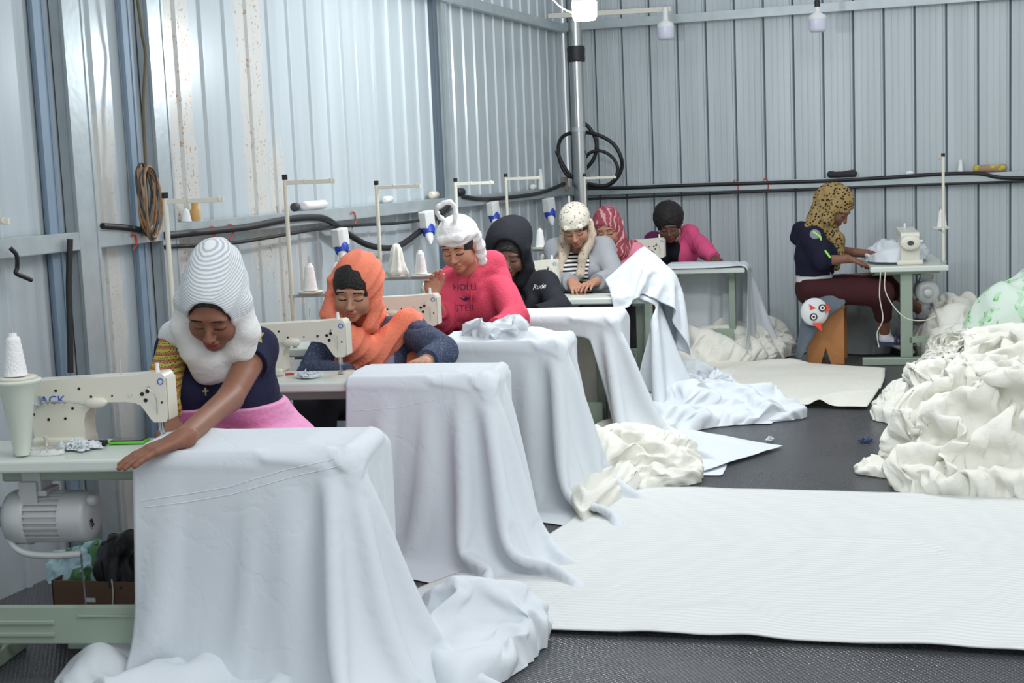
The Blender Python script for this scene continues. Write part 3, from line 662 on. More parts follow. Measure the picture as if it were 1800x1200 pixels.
# floor cloths
def floor_sheet(name, quad, label, m=M_CL, n=(60, 40), amp=.012, seed=1, h0=.008, cat='sheet', crease=True, th=.002, edge=0., up=2):
    G = np.array([[atz(*p)[:2] for p in row] for row in quad]); A = resample(np.concatenate([G, 0*G[..., :1]], -1), *n)
    f = A.reshape(-1, 3); a = nz(f, 3.2, seed, 3); b = nz(f+3, 9, seed+1, 2); z = amp*(.6+a*.8)+amp*.35*b
    rd = np.exp(-(nz(f+9, 2.2, seed+2, 2)/.07)**2); z = z+(amp*2.6*rd*(.5+.5*nz(f, 1.5, seed+8, 1)) if crease else 0)
    A[..., 2] = np.maximum(h0, h0+z.reshape(A.shape[:2]))
    if edge: A[0, :, :2] += 0; e = nz(A[0], 25, seed+5, 3)*edge; A[0, :, 1] += e; A[-1, :, 1] += nz(A[-1], 25, seed+6, 3)*edge*.4
    o = cloth_obj(name, A, m, None, up, th); return tag(o, label, cat)
floor_sheet('striped_cloth', [[(1060, 880), (1150, 861), (1350, 864), (1600, 870), (1800, 872), (2000, 874)], [(940, 960), (1100, 960), (1350, 965), (1600, 970), (1800, 975), (2020, 985)], [(720, 1046), (900, 1050), (1250, 1060), (1550, 1070), (1820, 1080), (2050, 1090)], [(735, 1100), (960, 1114), (1250, 1126), (1540, 1140), (1810, 1156), (2080, 1172)]],
            'large white satin striped cloth spread flat over the dark floor in front', M_STRIPE, (90, 140), .009, 5, th=.006, edge=.003, up=1)

def W(*q): return [tuple(atz(a, b)[:2]) for a, b in q]
pile('crumpled_sheet', W((752, 1100), (800, 1085), (890, 1105), (955, 1098), (960, 1135), (915, 1180), (860, 1215), (790, 1240), (730, 1180)), .15, 'crumpled white sheet heaped on the floor by the nearest table', 5, 60, 1.25, M_CL, up=2, cat='sheet')
pile('crumpled_sheet', W((100, 1205), (200, 1172), (330, 1150), (480, 1175), (560, 1215), (420, 1300), (200, 1300)), .10, 'white sheet gathered on the floor under the nearest table', 6, 50, 1.25, M_CL, up=2, cat='sheet')
pile('crumpled_sheet', W((1000, 810), (1040, 775), (1100, 770), (1170, 780), (1222, 800), (1228, 850), (1130, 862), (1060, 905), (1030, 925), (1005, 880)), .16, 'crumpled ivory sheet on the floor at the foot of the black hooded woman', 7, 60, 1.3, up=2, cat='sheet', peaks=[(*atz(1050, 850)[:2], .18, .26)])
floor_sheet('white_sheet', [[(1060, 800), (1170, 757), (1250, 765), (1376, 789)], [(1070, 820), (1180, 800), (1300, 794), (1374, 790)], [(1100, 850), (1225, 836), (1300, 813), (1372, 791)]], 'pointed white sheet on the floor, its tip reaching over the dark mat', M_CL, (40, 30), .012, 8, edge=0)
floor_sheet('white_sheet', [[(1215, 668), (1222, 645), (1330, 641), (1450, 645), (1556, 652)], [(1215, 690), (1300, 668), (1400, 672), (1480, 676), (1552, 680)], [(1225, 712), (1300, 706), (1380, 716), (1450, 719), (1524, 721)]], 'long white sheet lying flat on the floor before the wooden stool', M_CL2, (50, 30), .022, 9, edge=.012)
pile('crumpled_sheet', W((1130, 730), (1150, 690), (1200, 660), (1240, 665), (1290, 700), (1350, 718), (1418, 734), (1340, 745), (1260, 752), (1190, 765), (1150, 770)), .17, 'crumpled white sheet with a long thin tail on the floor, beside the dark gap', 10, 64, 1.3, M_CL, up=2, cat='sheet')
pile('crumpled_sheet', W((1170, 650), (1200, 600), (1290, 588), (1380, 600), (1396, 622), (1340, 638), (1270, 645), (1215, 652)), .24, 'low mound of crumpled ivory sheets below the farthest table', 12, 64, 1.45, up=2, cat='sheet')
def clump(i, u, v, r, h, label, seed):
    c = sp(i, u, v, 0); n = 9; pts = [(c[0]+r*(1+.15*math.sin(3*k+seed))*math.cos(6.283*k/n), c[1]+.8*r*(1+.12*math.cos(2*k+seed))*math.sin(6.283*k/n)) for k in range(n)]
    o = pile('crumpled_sheet', pts, h, label, seed, 64, 1.8, M_CL, up=2, cat='sheet', cell=.032, rough=1.5); o.location.z += .775; return o
drape(5, -.36, .50, .44, .16, 'big crumpled white clump piled on the table end by the crochet capped woman', seed=46, h=.024, slack=1.10, wav=.035, balls=[(-.10, .20, .80, (.13, .13, .235)), (.03, .14, .80, (.12, .12, .15)), (-.24, .16, .78, (.11, .10, .09))],
      lift=[(-.10, .20, .15, .24), (.03, .14, .12, .10)], pinf=lambda u, v: (abs(u+.10) < .03) & (abs(v-.20) < .03), steps=110)
clump(3, -.36, .18, .17, .04, 'rumpled white cloth bunched on top of the sheet by the pink hooded woman', 16)
heap = pile('fabric_heap', W((1578, 820), (1575, 864), (1700, 876), (1900, 885), (2150, 880), (2150, 640), (1800, 615), (1700, 620), (1650, 655), (1610, 700), (1592, 745), (1585, 785)), .40, 'huge heap of crumpled white fabric on the floor at the right edge', 17, 150, 1.75, M_CL2, steps=60, cell=.027, cap=.10, peaks=[(*aty(1720, 640, 7.7)[:2], .6, .50), (*aty(1860, 560, 8.6)[:2], .8, .62), (*aty(1800, 700, 7.2)[:2], .5, .52)], rough=1.4)
M_GRN = cloth_mat('green_leaf_print_cotton', (222, 236, 222))
def grn():
    nt, b = nodes(M_GRN); tc = nt.nodes.new('ShaderNodeTexCoord'); a = noise(nt, tc.outputs['Object'], 9, None, 2); c = noise(nt, tc.outputs['Object'], 26, None, 2)
    f = ramp_mask(nt, a, .52, .56); f2 = ramp_mask(nt, c, .55, .6); col = mixc(nt, mth(nt, 'MULTIPLY', f, .55), lin((216, 232, 220)), lin((158, 214, 158))); nt.links.new(mixc(nt, mth(nt, 'MULTIPLY', f, f2), col, lin((92, 190, 88))), b.inputs['Base Color'])
grn()
gc = aty(1850, 560, 10.0)
pile('green_print_sheet', [(gc[0]+.62*math.cos(a), gc[1]+.5*math.sin(a)) for a in np.linspace(0, 6.28, 9)[:-1]], .82, 'white sheet with a green leaf print bulging up behind the heap', 18, 80, 1.12, M_GRN, cell=.07, cat='sheet', rough=.3)
# far station, turned side on
ST[8] = dict(c=(-.53, 12.36), th=98); WHO[8] = 'the leopard scarfed woman'
t8 = make_table(1.3, .57); put(t8, False, (*ST[8]['c'], 0), ST[8]['th']*DEG, 'sage green sewing table seen from its end, by the leopard scarfed woman')
m8 = put(mc0, True, sp(8, -.72, .27, .76), ST[8]['th']*DEG, 'sewing machine seen from its wheel end, in front of the leopard scarfed woman')
m8.scale = (1.1, 1.5, 1.1)
put(mt0, True, sp(8, -.98, .14, .545), ST[8]['th']*DEG, 'motor under the side-on sewing table', 'motors under the sewing tables')
s8 = put(sd0, True, sp(8, -1.22, .03, .76), ST[8]['th']*DEG, 'tall thin thread stand on the side-on table at the right'); s8.scale = (1, 1, 1.02)
put(co0, True, sp(8, -1.12, .03, .76+.265*1.02+.004), ST[8]['th']*DEG, 'white thread cone on the stand of the side-on table', 'white thread cones on the stands')
c8 = W((1600, 640), (1640, 660), (1700, 640), (1702, 600), (1660, 575), (1600, 590)); c8 = [(x+.1, min(y, 12.2)) for x, y in c8]
pile('crumpled_sheet', c8, .42, 'white cloth heaped beside the far side of the side-on table', 19, 60, 1.3, up=2, cat='sheet', peaks=[(c8[3][0]-.15, c8[3][1]+.1, .25, .62)])
pile('grey_sack', [(-1.25, 11.75), (-.85, 11.7), (-.80, 12.3), (-1.3, 12.3)], .42, 'pale grey sacks slumped on the floor behind the seated woman in maroon trousers', 20, 50, 1.3, cloth_mat('grey_sacking', (150, 156, 158)), up=1, cat='sack')
q8 = sp(8, -.75, .34, 0); o = pile('crumpled_sheet', [(q8[0]+.24*math.cos(a), q8[1]+.42*math.sin(a)) for a in np.linspace(0, 6.28, 9)[:-1]], .10, 'white cloth being sewn on the side-on table', 22, 50, 1.25, M_CL, up=2, cat='sheet'); o.location.z = .775

# the sheet seen under the open flap of the black hooded woman's cloth
G = [[sp(4, u, .30+.05*math.sin(u*9), z) for u in (-.75, -.55, -.35, -.15, .02)] for z in (.70, .5, .3, .02)]
A = resample(np.array(G), 40, 60); A[..., 1] += nz(A.reshape(-1, 3)*[1, 1, .25], 14, 3, 3).reshape(40, 60)*.03
tag(cloth_obj('white_sheet', A, M_CL2, None, 2), 'shaded ivory sheet seen through the open flap under the black hooded woman table', 'sheet')

def seam(obj, name, px, r=.0022):
    from mathutils.bvhtree import BVHTree
    me = obj.data; bvh = BVHTree.FromPolygons([v.co for v in me.vertices], [tuple(f.vertices) for f in me.polygons]); o = Vector((0, 0, EYE)); out = []
    for i in range(len(px)-1):
        for k in range(8):
            t_ = k/8; h = bvh.ray_cast(o, Vector(ray(px[i][0]*(1-t_)+px[i+1][0]*t_, px[i][1]*(1-t_)+px[i+1][1]*t_)).normalized())
            if h[0]: out.append(h[0])
    if len(out) > 3: MB().tube(out, r, 6, sub=2).build(name, M_CL, obj)
sh = [o for o in C.objects if o.name.startswith('white_sheet')]
s1 = [o for o in sh if 'white veiled' in o['label']][0]; s2 = [o for o in sh if 'orange' in o['label']][0]
seam(s1, 'sewn_seam', [(246, 880), (330, 868), (400, 856), (500, 826), (600, 804)]); seam(s1, 'sewn_seam', [(250, 892), (330, 882), (410, 868), (520, 836), (612, 816)])
seam(s2, 'sewn_seam', [(620, 722), (700, 716), (775, 700)], .0018); seam(s2, 'sewn_seam', [(776, 652), (782, 700), (795, 760)], .0018)

pile('fabric_tail', W((1503, 832), (1560, 812), (1625, 800), (1640, 835), (1570, 842)), .07, 'pointed end of white cloth poking left from the foot of the fabric heap', 44, 40, 1.2, M_CL2, cat='sheet', cell=.03)
pile('fabric_tail', W((1534, 738), (1552, 712), (1610, 690), (1640, 735), (1600, 748)), .13, 'crumpled white cloth end at the far left foot of the fabric heap', 45, 40, 1.25, M_CL2, cat='sheet', cell=.035)
# ---------------------------------------------------------------- people
def skin_mats(name, rgb):
    c = np.array(rgb)
    return [mat(name, rgb, .5, sss=.08, var=.06, vscale=14, spec=.4), mat(name+'_lips', tuple(np.clip(c*np.array([.98, .72, .74]), 0, 255)), .42), mat(name+'_brow', (26, 20, 18), .8)]
M_HAIR = mat('black_hair', (20, 17, 17), .6, bump=1., bscale=90)
def fabric(name, rgb, bump=.35, bs=120, var=.08, rough=.85): return mat(name, rgb, rough, bump=bump, bscale=bs, var=var, vscale=5, spec=.2)
def rgtv(pt):
    d = _n([-pt[0], -pt[1], 0]); return d, _n([RW[0][0], RW[1][0], 0])
def headframe(hc, yaw, pitch, roll=0.):
    tc, rt = rgtv(hc); rt = _n(np.cross([0, 0, 1], tc)) if False else _n(np.array([-tc[1], tc[0], 0]))
    if rt @ np.array([RW[0][0], RW[1][0], 0]) < 0: rt = -rt
    y = math.cos(yaw*DEG)*tc+math.sin(yaw*DEG)*rt; f = math.cos(pitch*DEG)*y+math.sin(pitch*DEG)*np.array([0, 0, -1.])
    z = _n(np.array([0, 0, 1.])-f*f[2]); x = np.cross(f, z)
    r = roll*DEG; z2 = z*math.cos(r)+x*math.sin(r); x2 = np.cross(f, z2); return np.stack([x2, f, z2], 1)
def add_head(sd, L, s):
    R = L.R
    def e(c, r, k=.02, op=1, RR=None): sd.ell(L(*c), np.array(r)*s, k*s, R if RR is None else RR, op)
    e((0, -.012, .030), (.074, .094, .086)); e((0, .022, -.030), (.060, .066, .078), .03); e((0, .064, -.088), (.024, .022, .020), .03)
    for q in (-1, 1):
        e((q*.040, .050, -.034), (.026, .030, .028), .025); e((q*.030, .074, .028), (.026, .014, .010), .02)
        e((q*.032, .104, .002), (.017, .017, .013), .014, -1); e((q*.032, .073, .001), (.019, .014, .0125), .004)
        e((q*.012, .096, -.034), (.008, .009, .007), .006)
        e((q*.077, -.006, -.006), (.009, .020, .032), .008)
        e((q*.05, .02, -.065), (.02, .035, .022), .02)
    sd.cap(L(0, .084, .010), L(0, .108, -.030), .006*s, .0115*s, .010*s)
    e((0, .087, -.058), (.024, .012, .0075), .006); e((0, .085, -.071), (.020, .0125, .009), .006)
    sd.cap(L(-.022, .098, -.0645), L(.022, .098, -.0645), .0022*s, .0022*s, .002*s, op=-1)
class HL:
    def __init__(s, c, R, k): s.c = np.array(c); s.R = R; s.k = k
    def __call__(s, *p): return s.c+s.R@(np.array(p, float)*[-1, 1, 1]*s.k)
    def inv(s, P): return ((P-s.c)@s.R)/s.k*[-1, 1, 1]
def add_hand(sd, w, tip, nrm, s, curl=.25, thumb=1, spread=1.):
    w = np.array(w); d = _n(np.array(tip)-w); n_ = _n(np.array(nrm)-d*(np.array(nrm)@d)); side = np.cross(d, n_)*thumb
    sd.cap(w-d*.02, w+d*.03*s, .023*s, .020*s, .02)
    for k in range(4):
        o = (k-1.5); kn = w+d*(.088-.004*abs(o))*s-side*o*.0205*s; st = w+d*.02*s-side*o*.012*s
        sd.cap(st, kn, .0145*s, .0118*s, .010*s)
        f = d-side*o*.07*spread; f = _n(f); p = kn; a = 0
        for q, (l, r) in enumerate(zip(np.array((.036, .024, .020))*(1.0, 1.08, 1.0, .82)[k], (.0094, .0085, .0074))):
            a += curl*(.8, 1.1, .7)[q]; dd = f*math.cos(a)+n_*math.sin(a); e_ = p+dd*l*s
            sd.cap(p, e_, r*s, (r-.0008)*s, .0035*s); p = e_
    p0 = w+d*.018*s+side*.022*s; p1 = w+d*.052*s+side*.050*s+n_*.010*s; p2 = w+d*.078*s+side*.060*s+n_*.016*s; p3 = w+d*.098*s+side*.062*s+n_*.020*s
    sd.cap(p0, p1, .016*s, .0125*s, .01*s); sd.cap(p1, p2, .0118*s, .0102*s, .004*s); sd.cap(p2, p3, .0102*s, .0085*s, .004*s)
class Person: pass
def person(label, hpx, yaw, pitch, roll, s, skin, res, sa, ea, wa, sb, eb, wb, pel, ha=None, hb=None, legs=None, curl=(.25, .25), nrm=(None, None), seat=.5):
    p = Person(); A = lambda q: aty(*q) if len(q) == 3 and q[0] > 20 else np.array(q, float)
    hc = A(hpx); sa, ea, wa, sb, eb, wb, pel = map(A, (sa, ea, wa, sb, eb, wb, pel))
    R = headframe(hc, yaw, pitch, roll); L = HL(hc, R, s); base = np.array([pel[0], pel[1], 0]); p.base = base
    t = thing('person', label, 'person', base); p.t = t; p.L = L; p.s = s; p.res = res
    nb = (sa+sb)/2+np.array([0, 0, .035]); p.nb = nb; sx = _n(sb-sa); p.sx = sx
    p.sa, p.ea, p.wa, p.sb, p.eb, p.wb, p.pel = sa, ea, wa, sb, eb, wb, pel
    fw = _n(np.cross([0, 0, 1], sx)*1.); fw[2] = 0; tc, _ = rgtv(hc)
    if fw @ tc < 0 and abs(yaw) < 60: fw = -fw
    p.fw = _n(fw); p.cm = (sa+sb)/2+np.array([0, 0, -.13*s]); p.wst = p.cm*.45+pel*.55
    if legs is None:
        ft = p.fw; l = []
        for q in (-1, 1):
            h = pel+sx*q*.10*s; k = np.array([h[0], h[1], 0])+ft*.42*s+sx*q*.06; k[2] = .56; an = k+ft*.02; an[2] = .09; l.append((h, k, an, an+ft*.14*s-np.array([0, 0, .045])))
        legs = l
    p.legs = legs
    sd = SD(res); add_head(sd, L, s)
    sd.cap(L(0, -.022, -.055), nb-np.array([0, 0, .02]), .050*s, .056*s, .03*s)
    g = -.012
    torso(p, sd, g)
    for a, b, c in ((sa, ea, wa), (sb, eb, wb)):
        sd.cap(a, b, .046*s, .038*s, .03); sd.cap(b, c, .038*s, .026*s, .015)
    for w, h, cu, n_, th, e in ((wa, ha, curl[0], nrm[0], 1, ea), (wb, hb, curl[1], nrm[1], -1, eb)):
        tip = A(h) if h is not None else w+_n(w-e)*.1; add_hand(sd, w, tip, (0, 0, -1) if n_ is None else n_, s*1.02, cu, th)
    for h, k, an, to in legs:
        sd.cap(h, k, .080*s, .056*s, .04); sd.cap(k, an, .054*s, .034*s, .02); sd.cap(an-np.array([0, 0, .03]), to, .034*s, .026*s, .02)
    sk = skin_mats('skin_tone', skin)
    def mf(c):
        q = L.inv(c); x, y, z = np.abs(q[:, 0]), q[:, 1], q[:, 2]; m = np.zeros(len(c), int)
        lip = (((x/.0245)**2+((z+.0645)/.0155)**2) < 1) & (y > .078) & (y < .11); m[lip] = 1
        arch = .030-.9*(x-.03)**2*8; br = (abs(z-arch) < .0028) & (x > .012) & (x < .050) & (y > .05); m[br] = 2
        la = (abs(z+.0068-.35*((x-.032)**2)*40) < .0028) & (x > .015) & (x < .050) & (y > .062) & (y < .10); m[la] = 2
        return m
    p.sk = sk
    p.body = sdobj('body', sd.__class__ and shift(sd, base), sk, t, matfn=lambda c: mf(c+base), smooth=1 if res < .004 else 1)
    return p
def shift(sd, b):
    q = SD(sd.h)
    for t in sd.p:
        t = list(t); t[1] = t[1]-b
        if t[0] == 'c': t[2] = t[2]-b
        q.p.append(tuple(t))
    return q
def torso(p, sd, g):
    s = p.s; z = np.array([0, 0, 1.])
    sd.cap(p.sa, p.sb, .052*s+g, .052*s+g, .04)
    for q in (-1, 1):
        c = p.cm+p.sx*q*.075*s; w = p.wst+p.sx*q*.055*s; h = p.pel+p.sx*q*.075*s
        sd.cap(c+z*.05, c, .085*s+g, .092*s+g, .06); sd.cap(c, w, .092*s+g, .088*s+g, .05); sd.cap(w, h, .088*s+g, .112*s+g, .06)
        sd.ell(c+p.fw*.075*s+z*.005+p.sx*q*.005, (.062*s+g, .055*s+g, .062*s+g), .05)
def garment(p, name, m, g=.012, sleeves=(1, 1), cuff=None, disp=.006, f=14, neck=.075, bottom=None, top=None, extra=None, matfn=None, seed=0, res=None, smooth=2):
    sd = SD(res or p.res+.0005); s = p.s; torso(p, sd, g)
    for (a, b, c), sl in (((p.sa, p.ea, p.wa), sleeves[0]), ((p.sb, p.eb, p.wb), sleeves[1])):
        if sl <= 0: continue
        if sl < 1: sd.cap(a, a+(b-a)*sl, .052*s+g, .050*s+g, .03, True)
        else:
            sd.cap(a, b, .048*s+g, .042*s+g, .04); e = b+(c-b)*min(1, sl-1 if sl > 1 else .93); sd.cap(b, e, .042*s+g, .031*s+g, .02, True)
    if extra: extra(sd)
    if neck: sd.cap(p.nb-np.array([0, 0, .01]), p.L(0, -.01, -.02), neck*s*.85, neck*s, .012, op=-1)
    if bottom is not None: sd.plane((0, 0, bottom), (0, 0, -1), .004)
    b = p.base
    return sdobj(name, shift(sd, b), m, p.t, disp=lambda P: disp*.8*nz(P, f, seed, 3)-disp*1.1*np.exp(-(nz(P*np.array([1, 1, .7]), f*.9, seed+40, 2)/.16)**2), matfn=(lambda c: matfn(c+b)) if matfn else None, smooth=smooth)
def piece(p, name, m, fn, disp=.004, f=18, seed=1, res=None, matfn=None, local=True, dfn=None, smooth=2):
    """a scarf, hood or hair built round the head; object axes follow the head"""
    sd = SD(res or p.res); fn(sd); b = p.base; R = p.L.R
    d = (lambda P: dfn(p.L.inv(P+b))*p.s) if dfn else (lambda P: disp*nz(P, f, seed, 3))
    return sdobj(name, shift(sd, b), m, p.t, disp=d, matfn=(lambda c: matfn(p.L.inv(c+b))) if matfn else None, frame=(R, p.L.c-b), smooth=smooth)
def skirt(p, name, m, g=.014, low=.12, **k):
    sd = SD(.009); s = p.s
    for q, (h, kn, an, to) in zip((-1, 1), p.legs):
        sd.cap(p.wst*.4+p.pel*.6+p.sx*q*.05*s, h, .085*s+g, .125*s+g, .05); sd.cap(h, kn, .105*s+g, .075*s+g, .05); sd.cap(kn, kn+(an-kn)*.92, .075*s+g, .052*s+g, .03, True)
    return sdobj(name, shift(sd, p.base), m, p.t, disp=lambda P: .006*nz(P, 11, 3, 3), **k)
def hood_shape(sd, L, s, r=(.098, .118, .122), c=(0, -.018, .028), hole=(.066, .08, .096), hc=(0, .125, -.022), k=.02, R=None):
    sd.ell(L(*c), np.array(r)*s, .02, L.R)
def hole(sd, L, s, c=(0, .125, -.022), r=(.064, .085, .094), k=.010): sd.ell(L(*c), np.array(r)*s, k, L.R, -1)
def folds(amp, f, seed, dirx=(1, 0, 0), k2=.5):
    dx = np.array(dirx, float)
    def fn(q):
        w = q@dx*f+1.6*nz(q, 9, seed, 2); a = np.abs(np.sin(w)); return amp*(1-a)*1.3-amp*.5+amp*k2*nz(q, 24, seed+1, 2)
    return fn
def drawn(p, name, m, pts, r): # a cord laid on the clothing
    return MB().tube([np.array(q)-p.base for q in pts], r).build(name, m, p.t)
def snap_text(p, name, body, size, m, garm, center, wid, shear=0., up=(0, 0, 1), lift=.002, d=None):
    """lettering printed on a garment: laid against the cloth by casting on to it"""
    from mathutils.bvhtree import BVHTree
    me = garm.data; bvh = BVHTree.FromPolygons([v.co for v in me.vertices], [tuple(f.vertices) for f in me.polygons])
    c = np.array(center)-p.base; dr = _n(np.array([-center[0], -center[1], .35*0])) if d is None else _n(d); rt = _n(np.cross(np.array(up), dr)); u = np.cross(dr, rt)
    o = text_mesh(name, body, size, m, p.t, Matrix.Identity(4), 0., shear) if isinstance(body, str) else None
    if o is None:
        b = MB(); b.add([(x, y, 0) for x, y in body[0]], body[1]); o = b.build(name, m, p.t)
    bm_ = o.data; xs = [v.co.x for v in bm_.vertices]; k = wid/(max(xs)-min(xs)) if wid else 1
    import bmesh
    B = bmesh.new(); B.from_mesh(bm_); bmesh.ops.triangulate(B, faces=B.faces); bmesh.ops.subdivide_edges(B, edges=[e for e in B.edges if e.calc_length()*k > .012], cuts=2); B.to_mesh(bm_); B.free()
    for v in bm_.vertices:
        w = Vector(c+rt*v.co.x*k+u*v.co.y*k+dr*.4); h = bvh.ray_cast(w, Vector(-dr)); v.co = (h[0]+Vector(dr)*lift) if h[0] else Vector(c)+Vector(rt*v.co.x*k+u*v.co.y*k)
    return o
def stripes_mat(name, a, b, scale, direction='Z', sharp=(.45, .55), dist=1.5, rough=.85):
    m = mat(name, a, rough, spec=.2); nt, bs = nodes(m); tc = nt.nodes.new('ShaderNodeTexCoord'); w = nt.nodes.new('ShaderNodeTexWave'); w.bands_direction = direction
    w.inputs['Scale'].default_value = scale; w.inputs['Distortion'].default_value = dist; w.inputs['Detail'].default_value = 2; w.inputs['Detail Scale'].default_value = 1.
    nt.links.new(tc.outputs['Object'], w.inputs['Vector']); nt.links.new(mixc(nt, ramp_mask(nt, w.outputs['Fac'], *sharp), lin(a), lin(b)), bs.inputs['Base Color']); return m
def spots_mat(name, a, b, scale, lo=.05, hi=.12, c3=None, rough=.85):
    m = mat(name, a, rough, spec=.2); nt, bs = nodes(m); tc = nt.nodes.new('ShaderNodeTexCoord'); v = nt.nodes.new('ShaderNodeTexVoronoi'); v.inputs['Scale'].default_value = scale
    nt.links.new(tc.outputs['Object'], v.inputs['Vector']); f = ramp_mask(nt, v.outputs['Distance'], lo, hi); col = mixc(nt, f, lin(b), lin(a))
    if c3: n2 = noise(nt, tc.outputs['Object'], scale*.6, None, 2); col = mixc(nt, ramp_mask(nt, n2, .5, .56), col, lin(c3))
    nt.links.new(col, bs.inputs['Base Color']); return m
Z3 = np.array([0, 0, 1.])
# --- 1: white striped veil
h1 = atz(322, 770, .815); f1 = atz(252, 797, .785)
w1 = person('woman in a white striped veil and navy top, leaning over the nearest table', (377, 541, 4.56), -18, 38, -6, 1.24, (136, 92, 72), .0034,
            (312, 612, 4.74), (283, 690, 4.52), (302, 752, 4.26), (452, 612, 4.80), (404, 700, 4.46), h1, (455, 792, 4.98), ha=(300, 775, 4.08), hb=f1, curl=(.5, .12))
M_NAVY = fabric('navy_jersey', (34, 36, 62))
g1 = garment(w1, 'navy_top', M_NAVY, .014, (.25, .34), bottom=aty(440, 716, 4.8)[2], neck=.08, seed=2)
M_ANK = mat('yellow_print_cotton', (190, 172, 60), .8)
def ank():
    nt, b = nodes(M_ANK); tc = nt.nodes.new('ShaderNodeTexCoord'); v = nt.nodes.new('ShaderNodeTexVoronoi'); v.inputs['Scale'].default_value = 110; v.distance = 'CHEBYCHEV'; v.inputs['Randomness'].default_value = .25
    w = nt.nodes.new('ShaderNodeTexWave'); w.bands_direction = 'Z'; w.inputs['Scale'].default_value = 14; nt.links.new(tc.outputs['Object'], v.inputs['Vector']); nt.links.new(tc.outputs['Object'], w.inputs['Vector'])
    c = mixc(nt, ramp_mask(nt, w.outputs['Fac'], .55, .6), lin((196, 186, 70)), lin((186, 110, 80))); nt.links.new(mixc(nt, ramp_mask(nt, v.outputs['Distance'], .25, .32), lin((52, 60, 66)), c), b.inputs['Base Color'])
ank()
def sl1(sd):
    a, b, c = w1.sa, w1.ea, w1.wa; sd.cap(a+Z3*.03, b, .062, .066, .03); sd.cap(b, b+(c-b)*.55, .062, .056, .02, True); sd.cap(a+Z3*.02, a-w1.fw*.08-Z3*.1, .06, .06, .04)
sdobj('printed_sleeve', (lambda q: (sl1(q), shift(q, w1.base))[1])(SD(.0045)), M_ANK, w1.t, disp=lambda P: .005*nz(P, 16, 4, 3))
M_PINKW = fabric('pink_wrap_cotton', (240, 164, 206), .5, 60)
sd = SD(.0045); torso(w1, sd, .022); [(sd.cap(h, kn, .105, .085, .05), sd.cap(kn, an, .085, .07, .03)) for h, kn, an, to in w1.legs]; sd.plane((0, 0, aty(440, 706, 4.8)[2]), (0, 0, 1), .01)
sdobj('pink_wrap', shift(sd, w1.base), M_PINKW, w1.t, disp=lambda P: .004*nz(P*[1, 1, 3.], 16, 3, 3))
M_VEIL = stripes_mat('sheer_striped_veil', (228, 231, 231), (180, 189, 197), 38., 'Z', (.35, .8), 1.6)
def veil(sd):
    L, s = w1.L, w1.s
    sd.ell(L(0, -.02, .035), np.array((.100, .116, .110))*s, .02, L.R); sd.ell(L(0, -.085, .090), np.array((.074, .080, .090))*s, .07, L.R)
    for q in (-1, 1): sd.path([L(q*.090, .0, .02), L(q*.100, .03, -.06), L(q*.072, .045, -.125), L(0, .04, -.175)], [.034, .036, .040, .05], .04)
    sd.cap(L(0, -.06, -.02), w1.nb-w1.fw*.02, .09, .085, .05)
    sd.path([L(-.07, .0, -.10), w1.sa+Z3*.045+w1.fw*.01, w1.sa+Z3*.01-w1.fw*.05], [.07, .055, .05], .05); sd.cap(L(.06, 0, -.10), w1.sb*.55+w1.nb*.45+Z3*.02, .065, .05, .05)
    sd.path([L(-.05, .045, -.16), w1.cm+Z3*.10+w1.fw*.12, w1.cm+Z3*.09+w1.fw*.12+w1.sx*.07], [.06, .05, .045], .05)
    hole(sd, L, s, (0, .124, -.006), (.080, .108, .110), .010)
piece(w1, 'striped_veil', [M_VEIL, fabric('white_veil_cloth', (232, 234, 232), .3, 60)], veil, dfn=lambda q, F_=folds(.0032, 62, 5, (-.45, .2, .9)): F_(q)*np.clip(.45+q[:, 2]*8, .3, 1), matfn=lambda q: ((q[:, 2] < .015) | ((q[:, 1] > .085) & (q[:, 2] < .08))).astype(int))
def hair_cap(sd, L, s, front=-.045, r=(.081, .100, .092)):
    sd.ell(L(0, -.012, .032), (np.array(r)+[.004, .004, .006])*s, .01, L.R); sd.ell(L(0, .130, front), np.array((.088, .10, .104))*s, .004, L.R, -1)
piece(w1, 'hair', M_HAIR, lambda sd: hair_cap(sd, w1.L, w1.s, -.012, r=(.079, .099, .091)), disp=.001, f=60, smooth=4)
M_GOLD = mat('gold_print', (170, 150, 84), .6)
STAR = ([(0, 0)]+[(math.cos(a*.6283+1.57)*(1 if a % 2 == 0 else .55), math.sin(a*.6283+1.57)*(1 if a % 2 == 0 else .55)) for a in range(10)], [(0, k+1, (k+1) % 10+1) for k in range(10)])
snap_text(w1, 'gold_motif', STAR, 1, M_GOLD, g1, aty(452, 590, 4.75), .055); snap_text(w1, 'gold_motif', STAR, 1, M_GOLD, g1, aty(406, 655, 4.7), .035)
CROSS = ([(-.2, 1), (.2, 1), (.2, .35), (.7, .35), (.7, -.05), (.2, -.05), (.2, -1), (-.2, -1), (-.2, -.05), (-.7, -.05), (-.7, .35), (-.2, .35)], [tuple(range(11, -1, -1))])
snap_text(w1, 'cross_pendant', CROSS, 1, mat('antique_silver', (150, 140, 120), .4, .8), g1, aty(361, 683, 4.7), .022, lift=.004)
